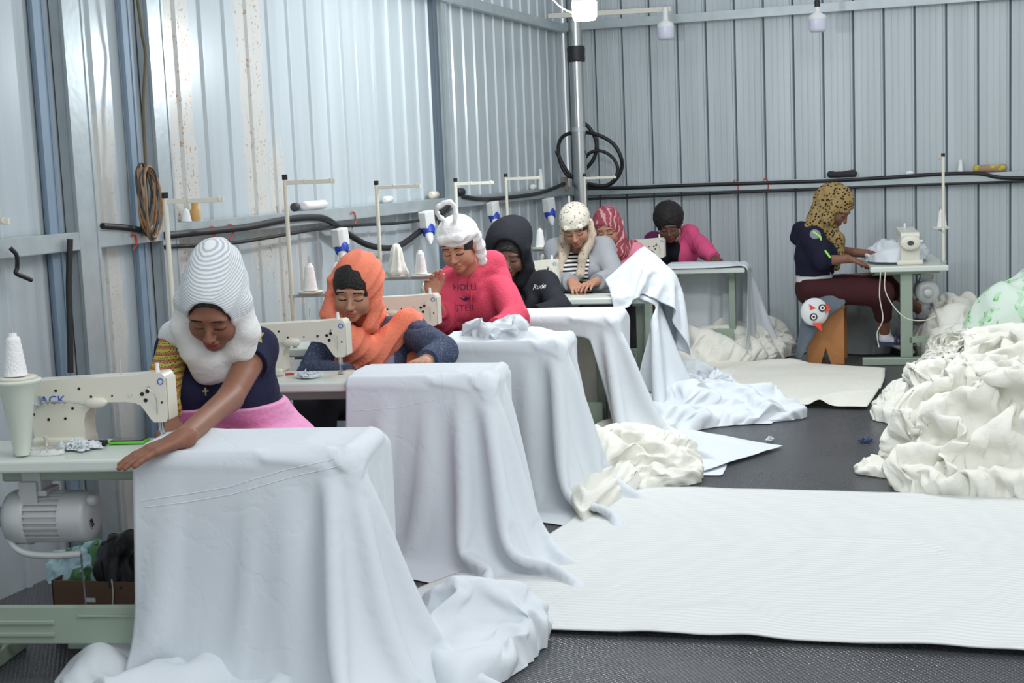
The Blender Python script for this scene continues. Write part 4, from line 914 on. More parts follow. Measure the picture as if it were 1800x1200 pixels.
# --- 2: orange scarf
w2 = person('woman in an orange scarf and speckled blue cardigan at the second machine', (622, 510, 6.12), -12, 20, -5, 1.18, (182, 134, 108), .0038,
            (582, 592, 6.33), (548, 655, 6.15), (618, 662, 5.80), (722, 582, 6.36), (778, 618, 6.06), (748, 636, 5.86), (680, 690, 6.55), ha=atz(650, 655, .79), hb=atz(705, 648, .79), curl=(.3, .6))
M_LIL = fabric('lilac_jersey', (150, 148, 178)); M_SPK = spots_mat('speckled_blue_knit', (64, 74, 98), (150, 160, 182), 120, .10, .30)
garment(w2, 'lilac_top', M_LIL, .010, (0, 0), neck=.085, bottom=.60, seed=5)
def op2(sd): c = w2.cm; sd.cap(c+w2.fw*.20+Z3*.15+w2.sx*.02, w2.pel+w2.fw*.22+w2.sx*.06, .13, .135, .01, op=-1)
g2 = garment(w2, 'blue_cardigan', M_SPK, .022, (1, 1), neck=.085, extra=op2, disp=.008, seed=6, bottom=.58)
skirt(w2, 'dark_skirt', fabric('charcoal_skirt', (52, 50, 58)))
M_OR = fabric('orange_scarf', (244, 140, 112), .5, 70, .06)
def sc2(sd):
    L, s = w2.L, w2.s
    sd.ell(L(.014, -.040, .040), np.array((.104, .112, .112))*s, .02, L.R)
    for q in (-1, 1): sd.path([L(q*.086, -.01, .03), L(q*.092, .005, -.06), L(q*.070, .03, -.135)], [.026, .030, .040], .03)
    sd.cap(L(0, -.05, -.02), w2.nb-w2.fw*.03, .085, .09, .05)
    ch = w2.cm+w2.fw*.125*s; sd.path([L(-.085, .02, -.12), L(-.02, .075, -.20), ch+Z3*.03-w2.sx*.05, ch-Z3*.055-w2.sx*.005], [.055, .065, .068, .045], .045)
    sd.path([L(-.02, .07, -.19), ch+Z3*.07+w2.sx*.06, w2.sb+Z3*.045+w2.fw*.03, w2.sb+Z3*.03-w2.fw*.06], [.06, .066, .062, .05], .045)
    sd.path([L(-.08, .0, -.10), w2.sa+Z3*.05+w2.sx*.03, w2.sa-Z3*.03+w2.fw*.06], [.06, .058, .045], .04)
    sd.path([ch+Z3*.02-w2.sx*.03, ch+Z3*.01+w2.sx*.07], [.05, .045], .04)
    hole(sd, L, s, (-.004, .128, .008), (.078, .126, .124), .010)
piece(w2, 'orange_scarf', M_OR, sc2, dfn=folds(.0048, 60, 7, (-.7, .3, .9)))
MB().add([tuple(aty(x, y, Y)-w2.base) for x, y, Y in [(716, 600, 6.40), (742, 600, 6.40), (744, 640, 6.25), (714, 645, 6.25), (716, 600, 6.38), (742, 600, 6.38), (744, 640, 6.23), (714, 645, 6.23)]], [(0, 1, 2, 3), (7, 6, 5, 4), (0, 4, 5, 1), (1, 5, 6, 2), (2, 6, 7, 3), (3, 7, 4, 0)]).build('scarf_tail', M_OR, w2.t, bevel=.004)
piece(w2, 'hair', M_HAIR, lambda sd: hair_cap(sd, w2.L, w2.s, r=(.080, .101, .094)), disp=.001, f=60, smooth=4)
# --- 3: pink hoodie
w3 = person('woman in a pink hooded sweatshirt and white head wrap, at the third machine', (806, 432, 7.33), -20, 24, 4, 1.16, (190, 136, 112), .0042,
            (790, 497, 7.48), (776, 566, 7.30), (762, 522, 7.02), (872, 492, 7.54), (908, 558, 7.25), (872, 580, 7.02), (850, 600, 7.68), ha=(756, 488, 6.95), hb=atz(838, 592, .79), curl=(.35, .4), nrm=((.8, -.5, 0), None))
M_PK = fabric('pink_fleece', (208, 74, 98), .4, 90, .07)
def hd3(sd):
    sd.path([w3.nb-w3.fw*.05-w3.sx*.09+Z3*.03, w3.nb-w3.fw*.11+Z3*.06, w3.nb-w3.fw*.01+w3.sx*.11+Z3*.06, w3.nb+w3.fw*.12+w3.sx*.02-Z3*.035], [.05, .07, .070, .038], .04); sd.cap(w3.nb-w3.fw*.06-w3.sx*.09+Z3*.0, w3.nb+w3.fw*.07-w3.sx*.03-Z3*.03, .045, .03, .04)
g3 = garment(w3, 'pink_hoodie', M_PK, .026, (1.5, 1), neck=.050, extra=lambda sd: (hd3(sd), sd.cap(w3.nb+w3.sx*.115+Z3*.055, w3.cm+w3.fw*.135+Z3*.095+w3.sx*.01, .056, .030, .03), sd.cap(w3.nb-w3.sx*.10+Z3*.03, w3.cm+w3.fw*.135+Z3*.09-w3.sx*.01, .05, .028, .03)), disp=.009, f=12, seed=8, bottom=.62)
skirt(w3, 'dark_skirt', fabric('black_skirt', (44, 42, 50)))
M_TURB = fabric('white_head_wrap', (228, 228, 226), .5, 60)
def tb3(sd):
    L, s = w3.L, w3.s; sd.ell(L(0, -.018, .062), np.array((.094, .112, .078))*s, .02, L.R); sd.ell(L(0, -.055, .02), np.array((.088, .086, .085))*s, .03, L.R)
    sd.path([L(-.09, -.02, .05), L(-.04, .085, .075), L(.05, .082, .080), L(.092, -.01, .055)], [.020, .022, .022, .020], .012)
    sd.path([L(.085, -.03, .04), L(.088, -.035, -.03), L(.085, -.03, -.10)], [.032, .03, .028], .02)
    ring = [L(-.01+.035*math.sin(a), .01+.02*math.sin(a*2), .155-.045*math.cos(a)) for a in np.linspace(0, 6.28, 13)]; sd.path([L(-.01+.045*math.sin(a), .01+.02*math.sin(a*2), .175-.06*math.cos(a)) for a in np.linspace(0, 6.28, 13)], [.0125]*13, .006)
    hole(sd, L, s, (0, .13, -.050), (.080, .105, .088), .008)
piece(w3, 'head_wrap', M_TURB, tb3, dfn=folds(.004, 70, 9, (.3, .5, 1)))
piece(w3, 'hair', M_HAIR, lambda sd: hair_cap(sd, w3.L, w3.s, r=(.080, .100, .092)), disp=.001, f=60, smooth=4)
M_PRT = mat('navy_print', (70, 40, 84), .8)
for tx, y, wd in (('HOLLI', 507, .125), ('STER', 543, .105)): snap_text(w3, 'printed_lettering', tx, .05, M_PRT, g3, aty(817, y, 7.3), wd)
BIRD = ([(-1, .2), (-.5, .1), (-.1, -.1), (.25, .45), (.35, .05), (.8, .1), (1, .3), (.6, -.25), (.1, -.5), (-.5, -.2)], [tuple(range(9, -1, -1))])
snap_text(w3, 'bird_print', BIRD, 1, M_PRT, g3, aty(817, 526, 7.3), .065)
def on(p, g, pts, r, name, m):
    from mathutils.bvhtree import BVHTree
    me = g.data; bvh = BVHTree.FromPolygons([v.co for v in me.vertices], [tuple(f.vertices) for f in me.polygons]); out = []
    for q in pts:
        w = aty(*q); dr = Vector(_n(np.array([-w[0], -w[1], .1]))); o = Vector(w-p.base)+dr*.5; h = bvh.ray_cast(o, -dr); out.append(h[0]+dr*r*.7 if h[0] else Vector(w-p.base))
    return MB().tube(out, r).build(name, m, p.t)
on(w3, g3, [(804, 482, 7.4), (803, 505, 7.4), (802, 530, 7.4), (801, 553, 7.4)], .0035, 'drawstring', M_PK); on(w3, g3, [(825, 478, 7.4), (828, 510, 7.4), (828, 545, 7.4), (830, 567, 7.4)], .0035, 'drawstring', M_PK)
# --- 4: black hood
w4 = person('woman in a black hooded sweatshirt with the hood up', (893, 446, 8.28), -4, 22, 0, 1.18, (116, 82, 68), .0048,
            (876, 508, 8.50), (868, 560, 8.3), (905, 556, 8.1), (958, 500, 8.52), (985, 545, 8.25), (940, 555, 8.12), (925, 590, 8.7), ha=atz(890, 560, .8), hb=atz(922, 556, .8))
M_BK = fabric('black_fleece', (34, 36, 42), .4, 90, .12)
garment(w4, 'dark_green_top', fabric('dark_green_jersey', (44, 56, 54)), .010, (0, 0), bottom=.62, neck=.08)
def op4(sd): c = w4.cm; sd.cap(c+w4.fw*.19+Z3*.16-w4.sx*.03, w4.pel+w4.fw*.2-w4.sx*.05, .10, .08, .012, op=-1)
g4 = garment(w4, 'black_hoodie', M_BK, .028, (1, 1), neck=.07, extra=op4, disp=.009, seed=12, bottom=.62)
def hd4(sd):
    L, s = w4.L, w4.s; sd.ell(L(0, -.03, .05), np.array((.116, .128, .125))*s, .02, L.R); sd.ell(L(.03, -.07, .08), np.array((.10, .10, .10))*s, .05, L.R)
    for q in (-1, 1): sd.path([L(q*.098, .02, .03), L(q*.100, .02, -.07), L(q*.06, .03, -.15)], [.03, .034, .04], .03)
    sd.cap(L(0, -.06, -.02), w4.nb-w4.fw*.04, .095, .10, .05)
    hole(sd, L, s, (-.010, .140, -.01), (.106, .138, .145), .012)
piece(w4, 'hood', M_BK, hd4, dfn=folds(.003, 30, 14, (-.5, .3, .6)))
piece(w4, 'hair', M_HAIR, lambda sd: hair_cap(sd, w4.L, w4.s, -.035, r=(.081, .104, .094)), disp=.003, f=60)
snap_text(w4, 'script_lettering', 'Rude', .05, mat('white_print', (226, 228, 230), .7), g4, aty(947, 506, 8.3), .085, shear=.5, up=(-.18, 0, 1))
# --- 5: crochet cap
w5 = person('woman in a cream crochet cap, grey cardigan and striped top', (1012, 398, 9.42), -8, 34, 5, 1.13, (172, 126, 102), .0055,
            (978, 440, 9.6), (984, 492, 9.45), (1006, 497, 9.2), (1060, 438, 9.62), (1082, 488, 9.45), (1046, 496, 9.22), (1030, 530, 9.8), ha=atz(1014, 506, .8), hb=atz(1022, 503, .82))
M_STR = stripes_mat('black_white_stripes', (232, 232, 230), (24, 24, 28), 11.5, 'Z', (.48, .56), .25)
garment(w5, 'striped_top', M_STR, .012, (0, 0), bottom=.62, neck=.085)
def op5(sd): sd.cap(w5.cm+w5.fw*.2+Z3*.16-w5.sx*.03, w5.pel+w5.fw*.22-w5.sx*.03, .135, .12, .012, op=-1)
garment(w5, 'grey_cardigan', fabric('grey_marl_knit', (150, 153, 158)), .026, (1, 1), neck=.085, extra=op5, disp=.008, seed=15, bottom=.60)
M_CROCH = spots_mat('cream_crochet', (206, 200, 186), (122, 112, 102), 50, .22, .32)
def cp5(sd):
    L, s = w5.L, w5.s; sd.ell(L(0, -.022, .052), np.array((.094, .110, .090))*s, .02, L.R); sd.path([L(-.088, .0, .03), L(-.045, .082, .050), L(.045, .082, .050), L(.088, .0, .03)], [.014]*4, .01)
    hole(sd, L, s, (0, .13, -.06), (.085, .11, .088), .008)
piece(w5, 'crochet_cap', M_CROCH, cp5, disp=.002)
M_LACE = spots_mat('cream_lace_scarf', (206, 190, 170), (130, 116, 104), 45, .12, .3)
def sc5(sd):
    L, s = w5.L, w5.s; c = w5.cm+w5.fw*.14
    sd.path([L(.085, -.01, .02), L(.09, .0, -.07), c+w5.sx*.05+Z3*.10, c+w5.sx*.03-Z3*.01, c+w5.sx*.0-Z3*.07], [.022, .028, .034, .032, .018], .02)
    sd.path([L(-.085, -.02, .0), L(-.095, -.01, -.09), w5.nb-w5.sx*.09+w5.fw*.08, c-w5.sx*.10+Z3*.02], [.022, .032, .04, .025], .02); sd.cap(L(0, -.06, -.03), w5.nb-w5.fw*.03, .07, .07, .04)
piece(w5, 'lace_scarf', M_LACE, sc5, dfn=folds(.006, 60, 17, (-.8, .2, .3)))
piece(w5, 'hair', M_HAIR, lambda sd: hair_cap(sd, w5.L, w5.s, r=(.080, .100, .092)), disp=.001, f=60, smooth=4)
# --- 6: maroon scarf
w6 = person('woman in a maroon scarf and pink top, half hidden behind the crochet cap', (1068, 402, 10.5), -12, 22, 3, 1.12, (172, 124, 102), .006,
            (1042, 446, 10.7), (1040, 480, 10.5), (1050, 492, 10.35), (1116, 442, 10.7), (1128, 480, 10.5), (1106, 492, 10.35), (1090, 515, 10.9))
garment(w6, 'pink_top', fabric('dusty_pink_cotton', (222, 138, 160)), .02, (1, 1), neck=.075, bottom=.62)
M_MAR = stripes_mat('maroon_print_scarf', (146, 72, 82), (198, 150, 152), 9, 'DIAGONAL', (.75, .85), 9)
def sc6(sd):
    L, s = w6.L, w6.s; sd.ell(L(0, -.022, .036), np.array((.098, .116, .116))*s, .02, L.R)
    for q in (-1, 1): sd.path([L(q*.090, -.01, .03), L(q*.092, .01, -.07), L(q*.06, .035, -.135), L(0, .05, -.16)], [.026, .034, .04, .045], .03)
    sd.cap(L(0, -.05, -.03), w6.nb, .08, .09, .05); sd.path([L(.05, .04, -.15), w6.nb+w6.fw*.1+w6.sx*.08-Z3*.02, w6.sb+Z3*.04-w6.sx*.02], [.055, .058, .055], .04); sd.path([L(-.04, .04, -.15), w6.cm+w6.fw*.12-Z3*.02], [.05, .045], .04)
    hole(sd, L, s, (0, .122, -.018), (.062, .088, .090), .010)
piece(w6, 'maroon_scarf', M_MAR, sc6, dfn=folds(.006, 60, 19, (-.6, .3, .8)))
# --- 7: short black hair, pink jacket
w7 = person('woman with short black hair in a pink jacket at the farthest table', (1176, 396, 11.72), -2, 24, 4, 1.16, (104, 72, 60), .006,
            (1150, 425, 11.98), (1146, 452, 11.85), (1150, 470, 11.65), (1212, 412, 11.95), (1240, 440, 11.75), (1258, 456, 11.6), (1180, 490, 12.1), hb=atz(1280, 470, .80))
garment(w7, 'black_top', fabric('black_cotton', (30, 28, 36)), .010, (0, 0), bottom=.62, neck=.08)
def op7(sd): sd.cap(w7.cm+w7.fw*.2+Z3*.14, w7.pel+w7.fw*.2, .12, .12, .012, op=-1)
garment(w7, 'pink_jacket', [fabric('hot_pink_fleece', (216, 86, 132)), fabric('purple_knit', (110, 44, 96))], .026, (1, 1), neck=.08, extra=op7, disp=.008, seed=21, bottom=.62, matfn=lambda c: ((c-w7.cm)@w7.sx < -.03).astype(int))
sd = SD(.006); sd.path([w7.nb-w7.sx*.06+w7.fw*.10-Z3*.10, w7.nb-w7.sx*.085-w7.fw*.0+Z3*.04, w7.nb-w7.fw*.07+Z3*.06, w7.nb+w7.sx*.085+Z3*.04, w7.nb+w7.sx*.07+w7.fw*.10-Z3*.10], [.016, .03, .03, .03, .016], .02)
sdobj('cream_collar', shift(sd, w7.base), fabric('cream_fleece', (206, 196, 172)), w7.t)
piece(w7, 'hair', M_HAIR, lambda sd: (sd.ell(w7.L(0, -.03, .055), np.array((.112, .122, .120))*w7.s, .02, w7.L.R), hole(sd, w7.L, w7.s, (0, .15, -.035), (.088, .11, .10), .01)), disp=.008, f=45, smooth=1)
# --- 8: leopard scarf, sitting side on
K8 = (1540, 520, 11.22); 
w8h = aty(1432, 506, 11.32)
lg = [(aty(1432, 508, 11.20), aty(1548, 515, 11.12), aty(1556, 588, 11.30), aty(1588, 608, 11.32)), (aty(1440, 505, 11.48), aty(1545, 492, 11.50), aty(1622, 548, 11.62), aty(1660, 550, 11.62))]
w8 = person('seated woman in a leopard print scarf, navy jacket and maroon trousers, side on', (1470, 366, 11.34), 74, 42, 0, 1.16, (124, 86, 68), .005,
            (1432, 414, 11.48), (1462, 440, 11.52), (1528, 446, 11.45), (1428, 418, 11.12), (1446, 458, 11.02), (1490, 455, 11.06), w8h, ha=(1556, 446, 11.4), hb=(1510, 460, 11.12), legs=lg)

def op8(sd): pass
bt = aty(1430, 480, 11.3)[2]; M_NV8 = fabric('dark_navy_fleece', (26, 27, 46), .4, 80)
def ex8(sd): sd.path([w8.nb-w8.fw*.10+Z3*.02, w8.nb-w8.fw*.13-Z3*.04], [.075, .06], .05)
g8 = garment(w8, 'navy_jacket', M_NV8, .028, (.95, 1.15), neck=.07, extra=ex8, disp=.009, f=13, seed=31, bottom=bt-.01)
sd = SD(.006); torso(w8, sd, .018); sd.plane((0, 0, bt+.02), (0, 0, 1)); sd.plane((0, 0, bt-.06), (0, 0, -1)); sdobj('white_shirt_hem', shift(sd, w8.base), fabric('white_jersey', (206, 206, 204)), w8.t)
sd = SD(.0065)
for q, (h, k, an, to) in zip((-1, 1), w8.legs):
    sd.cap(w8.pel-Z3*.0, h, .145, .130, .05); sd.cap(h, k, .125, .098, .05); sd.cap(k, k+(an-k)*(.62 if q < 0 else .45), .096, .066, .04, True)
sd.plane((0, 0, bt-.03), (0, 0, 1), .01)
sdobj('maroon_trousers', shift(sd, w8.base), fabric('maroon_cotton', (62, 30, 34), .6, 40), w8.t, disp=lambda P: .009*nz(P, 10, 8, 3))
M_LEO = spots_mat('leopard_print', (150, 128, 84), (38, 32, 26), 44, .30, .42, None)
def sc8(sd):
    L, s = w8.L, w8.s; sd.ell(L(0, -.03, .04), np.array((.100, .120, .116))*s, .02, L.R)
    sd.ell(L(0, -.09, .02), np.array((.085, .085, .095))*s, .05, L.R)
    for q in (-1, 1): sd.path([L(q*.088, .0, .03), L(q*.094, .02, -.07), L(q*.06, .05, -.14)], [.03, .042, .05], .03)
    sd.cap(L(0, -.07, -.03), w8.nb, .095, .10, .05); c = w8.cm+w8.fw*.16
    sd.path([L(0, .04, -.14), c+Z3*.12, c+Z3*.0, c-Z3*.08], [.07, .07, .06, .04], .05)
    hole(sd, L, s, (0, .128, -.018), (.062, .082, .092), .010)
piece(w8, 'leopard_scarf', M_LEO, sc8, dfn=folds(.005, 50, 33, (-.6, .3, .8)))
sa8 = w8.sb if w8.sb[1] < w8.sa[1] else w8.sa; ea8 = w8.eb if w8.sb[1] < w8.sa[1] else w8.ea
sd = SD(.005); sd.ell(sa8+Z3*.01+np.array([.02, -.052, -.01]), (.06, .05, .07), .01); sdobj('grey_shoulder_patch', shift(sd, w8.base), fabric('grey_patch', (128, 132, 138)), w8.t)
sd = SD(.0035); sd.path([sa8+np.array([.02, -.085, .05]), sa8+np.array([.070, -.085, .01]), sa8+np.array([.078, -.080, -.06]), ea8+np.array([.062, -.062, .03])], [.009]*4, .004); sdobj('neon_piping', shift(sd, w8.base), mat('neon_green', (150, 220, 90), .5), w8.t)
M_SOCK = fabric('white_sock', (206, 204, 206)); M_SAND = mat('navy_rubber', (44, 54, 84), .5); M_STRAP = mat('white_rubber_band', (196, 200, 206), .5)
for h, k, an, to in w8.legs:
    sd = SD(.0045); d = _n((to-an)*[1, 1, .0]); sd.cap(an+Z3*.02, an-Z3*.03, .046, .046, .02); sd.cap(an-Z3*.03, to-d*.01, .042, .034, .02); sdobj('sock', shift(sd, w8.base), M_SOCK, w8.t)
    so = an-Z3*.075; T_ = Matrix.Translation(Vector(an-w8.base-Z3*.078)) @ Matrix.Rotation(math.atan2(d[1], d[0]), 4, 'Z')
    MB().prism([(-.07, 0), (.21, 0), (.225, .012), (.20, .020), (-.07, .028)], -.045, .045).build('sandal_sole', M_SAND, w8.t, bevel=.006, T=T_)
    mb = MB()
    for x in (.075, .115, .155): mb.tube([(x, -.046, .015), (x, -.044, .05), (x, -.02, .075-.12*(x-.07)), (x, .02, .075-.12*(x-.07)), (x, .044, .05), (x, .046, .015)], .012, 8)
    mb.build('sandal_straps', M_SAND, w8.t, T=T_)
for w_ in (w4, w5, w6, w7): skirt(w_, 'dark_skirt', fabric('dark_skirt_cloth', (46, 42, 50)))
# ---------------------------------------------------------------- stools
M_WOOD = mat('orange_brown_wood', (176, 118, 66), .55, bump=.3, bscale=25, var=.18, vscale=5)
def make_stool(h=.46, w=.26, l=.34):
    t = thing('wooden_stool', '', 'stool'); MB().box(-w/2-.01, w/2+.01, -l/2, l/2, h-.035, h).build('seat', M_WOOD, t, bevel=.004)
    for y in (-l/2+.03, l/2-.055): MB().prism([(-w/2, 0), (-w/2+.10, 0), (0, .13), (w/2-.10, 0), (w/2, 0), (w/2, h-.036), (-w/2, h-.036)], y, y+.025).build('leg', M_WOOD, t, bevel=.002)
    MB().box(-.012, .012, -l/2+.055, l/2-.055, h-.10, h-.036).build('stretcher', M_WOOD, t); return t
b = aty(1449, 600, 11.12); st0 = make_stool(.47, .28, .46); put(st0, False, (b[0], 11.34, 0), .04, 'orange brown wooden stool with a notched end under the leopard scarfed woman')
for i, w_ in zip((1, 2, 3, 4, 5, 6, 7), (w1, w2, w3, w4, w5, w6, w7)):
    put(st0, True, (w_.base[0], w_.base[1], 0), ST[i]['th']*DEG, 'wooden stool under '+WHO[i], 'stools of the left row')
# grey cloth and the toy-like cushion hanging on the stool
def W3(*q): return [aty(*k) for k in q]
G = np.array([[aty(x, y, Y) for x, y, Y in r] for r in [[(1418, 512, 11.12), (1440, 510, 11.10), (1462, 512, 11.08), (1482, 520, 11.08)], [(1412, 545, 11.08), (1436, 545, 11.03), (1460, 540, 11.03), (1484, 535, 11.06)], [(1404, 585, 11.06), (1420, 590, 11.02), (1436, 580, 11.03), (1450, 560, 11.04)], [(1398, 628, 11.08), (1405, 630, 11.04), (1412, 622, 11.04), (1420, 600, 11.05)]]])
A = resample(G, 40, 40); A = A+ (nz(A.reshape(-1, 3), 22, 3, 3).reshape(40, 40)*.012)[..., None]*np.array([0, -1, 0]); tag(cloth_obj('grey_garment', A, fabric('slate_cotton', (98, 108, 118)), None, 2, .004), 'slate grey garment hanging over the camera side of the notched wooden stool', 'garment')
c = aty(1432, 548, 10.98); t = thing('novelty_cushion', 'round white cushion with black eyes and red triangles hanging on the stool', 'cushion', c); t.scale = (1.35, 1.35, 1.35)
MB().lathe([(.005, -.03), (.05, -.027), (.075, -.012), (.08, 0), (.075, .012), (.05, .027), (.005, .03)], (0, 0, 0), (.3, -1, .1), 28).build('cushion_body', fabric('white_felt', (214, 216, 218)), t)
rd = mat('red_felt', (222, 74, 52), .8); dk = mat('black_felt', (28, 28, 30), .7)
nrm_ = Vector((.3, -1, .1)).normalized(); rx = nrm_.cross(Vector((0, 0, 1))).normalized()*-1; uz = rx.cross(nrm_)*-1
def fp(x, z, d=.03): v = rx*x+uz*z+nrm_*d; return tuple(v)
uz = Vector((0, 0, 1))-nrm_*nrm_.z; uz.normalize(); rx = Vector((1, 0, 0))-nrm_*nrm_.x; rx.normalize()
for x, z in ((-.012, -.028), (.038, .022)):
    e = MB().cyl(fp(x, z, .018), fp(x, z, .034), .021, n=18).build('eye', dk, t); MB().cyl(fp(x, z, .034), fp(x, z, .037), .014, n=14).build('eye_white', M_WPL, e); MB().cyl(fp(x, z, .037), fp(x, z, .039), .007, n=12).build('pupil', dk, e)
for tri in (((-.035, .045), (-.03, .01), (.005, .02)), ((.055, -.01), (.085, .015), (.06, .05)), ((-.02, -.065), (.03, -.062), (.03, -.11))):
    m_ = MB(); m_.add([fp(x, z, .020) for x, z in tri]+[fp(x, z, .030) for x, z in tri], [(0, 1, 2), (5, 4, 3), (0, 3, 4, 1), (1, 4, 5, 2), (2, 5, 3, 0)]); m_.build('red_triangle', rd, t)
# ---------------------------------------------------------------- cables, sockets and things on the rails
XR = XW+.085
def wallx(px, py, dx=0.): return atx(px, py, XR+dx)
def wally(px, py, dy=0.): return aty(px, py, YB-.085-dy)
def cable(name, pts, r, label, m=M_BLACK, cat='cable'): return tag(MB().tube(pts, r, 8).build(name, m), label, cat)
cable('power_cable', [wallx(180, 397), wallx(222, 400), wallx(270, 408)], .014, 'short thick black cable along the rail between the two steel posts')
cable('power_cable', [wallx(290, 414), wallx(380, 405), wallx(440, 398), wallx(500, 386), wallx(545, 382), wallx(575, 386), wallx(610, 410), wallx(645, 430), wallx(680, 436), wallx(705, 430), wallx(740, 405), wallx(775, 375), wallx(790, 360)], .019, 'thick black cable sagging in a loop below the left wall rail')
cable('power_cable', [wallx(290, 434), wallx(400, 428), wallx(480, 416), wallx(560, 402), wallx(620, 396), wallx(700, 392), wallx(760, 384)], .010, 'thin black cable under the left wall rail')
cable('power_cable', [wallx(812, 345), wallx(850, 350), wallx(900, 346), wallx(945, 340), wallx(975, 330), wallx(992, 322)], .016, 'black cable on the far end of the left wall rail')
cable('power_cable', [wally(1030, 331), wally(1100, 330), wally(1200, 326), wally(1320, 322), wally(1450, 318), wally(1560, 312), wally(1650, 306), wally(1720, 305), wally(1760, 312), wally(1830, 313)], .016, 'black cable lying along the top of the back wall rail')
cable('power_cable', [wally(1030, 350), wally(1150, 345), wally(1300, 338), wally(1430, 333), wally(1560, 327), wally(1700, 322), wally(1830, 318)], .011, 'black cable strung along the underside of the back wall rail')
cy = 12.2
def pc(x, y, d=0): return aty(x, y, cy-d)
cable('cable_coil', [pc(1022, 212), pc(1036, 225), pc(1047, 245), pc(1048, 265), pc(1040, 285), pc(1022, 302), pc(1000, 310), pc(985, 285), pc(982, 255), pc(992, 238), pc(1015, 233), pc(1045, 235, .03), pc(1075, 250, .03), pc(1090, 272, .03), pc(1093, 295), pc(1080, 318), pc(1060, 328), pc(1030, 325), pc(1005, 310), pc(990, 290), pc(978, 265)], .017, 'coil of thick black cable hanging behind the corner pipe')
cable('cable_coil', [pc(1022, 290, .06), pc(1035, 270, .06), pc(1055, 265, .06), pc(1075, 275, .06), pc(1086, 295, .06), pc(1080, 315, .06), pc(1062, 326, .06), pc(1030, 322, .06)], .015, 'inner loop of black cable right of the corner pipe')
cable('hanging_wire', [atx(240, -15, XW+.10), atx(250, 60, XW+.10), atx(256, 100, XW+.10), atx(252, 180, XW+.10), atx(254, 240, XW+.10), atx(257, 298, XW+.11)], .008, 'brown wire running down the left wall to its coil', mat('brown_wire', (92, 84, 66), .6))
t = thing('wire_coil', 'oval coil of tan and black wire hanging on the second steel post', 'wire coil', atx(262, 350, XW+.12))
for k in range(9):
    r = random.Random(k); a = MB(); pts = []
    for q in range(14): th = 2*math.pi*q/14; pts.append((.015*math.sin(th*2+k)+.004*k-.02, (.045+.006*r.random()+.002*k)*math.cos(th), (.155+.012*r.random())*math.sin(th)-.01*k*.3))
    a.tube(pts, .0055, 6, True); a.build('wire_loop', mat('tan_wire', (150, 118, 84), .6) if k % 3 else M_DGREY, t)
cable('pipe_conduit', [atx(123, 420, XW+.10), atx(121, 500, XW+.09), atx(123, 580, XW+.09), atx(124, 655, XW+.09)], .013, 'dark vertical conduit hanging beside the first steel post')
for px, py, lab in ((28, 480, 'small knotted black strap on the rail at the far left'),):
    p = atx(px, py, XR+.02); cable('strap', [p+np.array([0, -.02, .10]), p+np.array([.01, .0, .07]), p+np.array([.0, .01, .02]), p, p+np.array([.0, .05, -.02]), p+np.array([.0, .09, -.035])], .009, lab, cat='strap')
M_RED = mat('red_cord', (186, 60, 52), .7)
for px, py, lab in ((235, 425, 'red cord tied on the rail between the posts'), (372, 412, 'red cord loop tied on the rail right of the second post'), (404, 408, 'second red cord loop, nearer the orange scarfed woman'), (620, 386, 'small red cord tie on the rail above the blue socket'), (1292, 330, 'red tie on the back wall rail, left one'), (1345, 327, 'red tie on the back wall rail, right one')):
    f = wallx if px < 900 else wally; a = f(px-3, py-10); b_ = f(px+4, py-10); cable('cord_tie', [a, f(px, py-14), b_, f(px+5, py+4), f(px-1, py+14)], .004, lab, M_RED, 'cord')
def socket(px, py, Y, lab, tilt=.35, s=1.):
    p = atx(px, py, XW+.13); t = thing('power_socket', lab, 'power socket', p); t.scale = (s*.85, s*.85, s*.85)
    Tm = Matrix.Rotation(math.pi/2-.25, 4, 'Z') @ Matrix.Rotation(-.12, 4, 'Y')
    MB().box(-.055, .055, -.035, .035, .0, .12).build('box', M_WPL, t, bevel=.008, T=Tm)
    MB().lathe([(.046, -.01), (.050, .02), (.042, .055)], (0, 0, -.0), (.3, -.45, -.85), 20).build('blue_collar', M_BLUE, t); MB().lathe([(.030, .055), (.028, .10), (.014, .125), (.008, .14)], (0, 0, 0), (.3, -.45, -.85), 18).build('plug', M_WPL, t); return t
socket(600, 432, 0, 'white and blue power socket on the wall behind the orange scarfed woman'); socket(752, 400, 0, 'blue power socket on the wall left of the white head wrap', s=1.1); socket(868, 378, 0, 'white power socket on the wall above the black hood', s=1.); socket(966, 372, 0, 'blue and white power socket on the wall left of the crochet cap', s=1.15)
def rail_thing(o, p, rz, lab, rx=0.): o.location = p; o.rotation_euler = (rx, 0, rz); o['label'] = lab; return o
zt_l = 1.385+.040
def onrail(px, Y=None):   # a point on top of the left rail under this column
    p = atx(px, 380, XW+.055); return np.array([XW+.055, p[1], zt_l])
c = copy_tree(co0); rail_thing(c, onrail(327), 0, 'white thread cone standing on the rail right of the second post', 0); c.scale = (.7, .7, .45); c['group'] = ''; del c['group']
tag(MB().lathe([(.024, 0), (.026, .05), (.018, .06), (.018, .09)], tuple(onrail(344)), n=16).build('amber_jar', mat('amber_plastic', (190, 150, 90), .5)), 'small amber bottle on the rail right of the second post', 'bottle')
def roll(px, ln, r, lab, m=M_WPL, name='plastic_roll', rail='l', ax=(0, 1, .0)):
    if rail == 'l': p = onrail(px)+np.array([0, 0, r])
    else: q = aty(px, 310, YB-.05); p = np.array([q[0], YB-.055, 1.375+.038+r])
    t = MB().lathe([(r*.5, -ln/2), (r, -ln/2+.004), (r*.98, 0), (r, ln/2-.004), (r*.5, ln/2)], tuple(p), ax, 16); return tag(t.build(name, m), lab, 'roll')
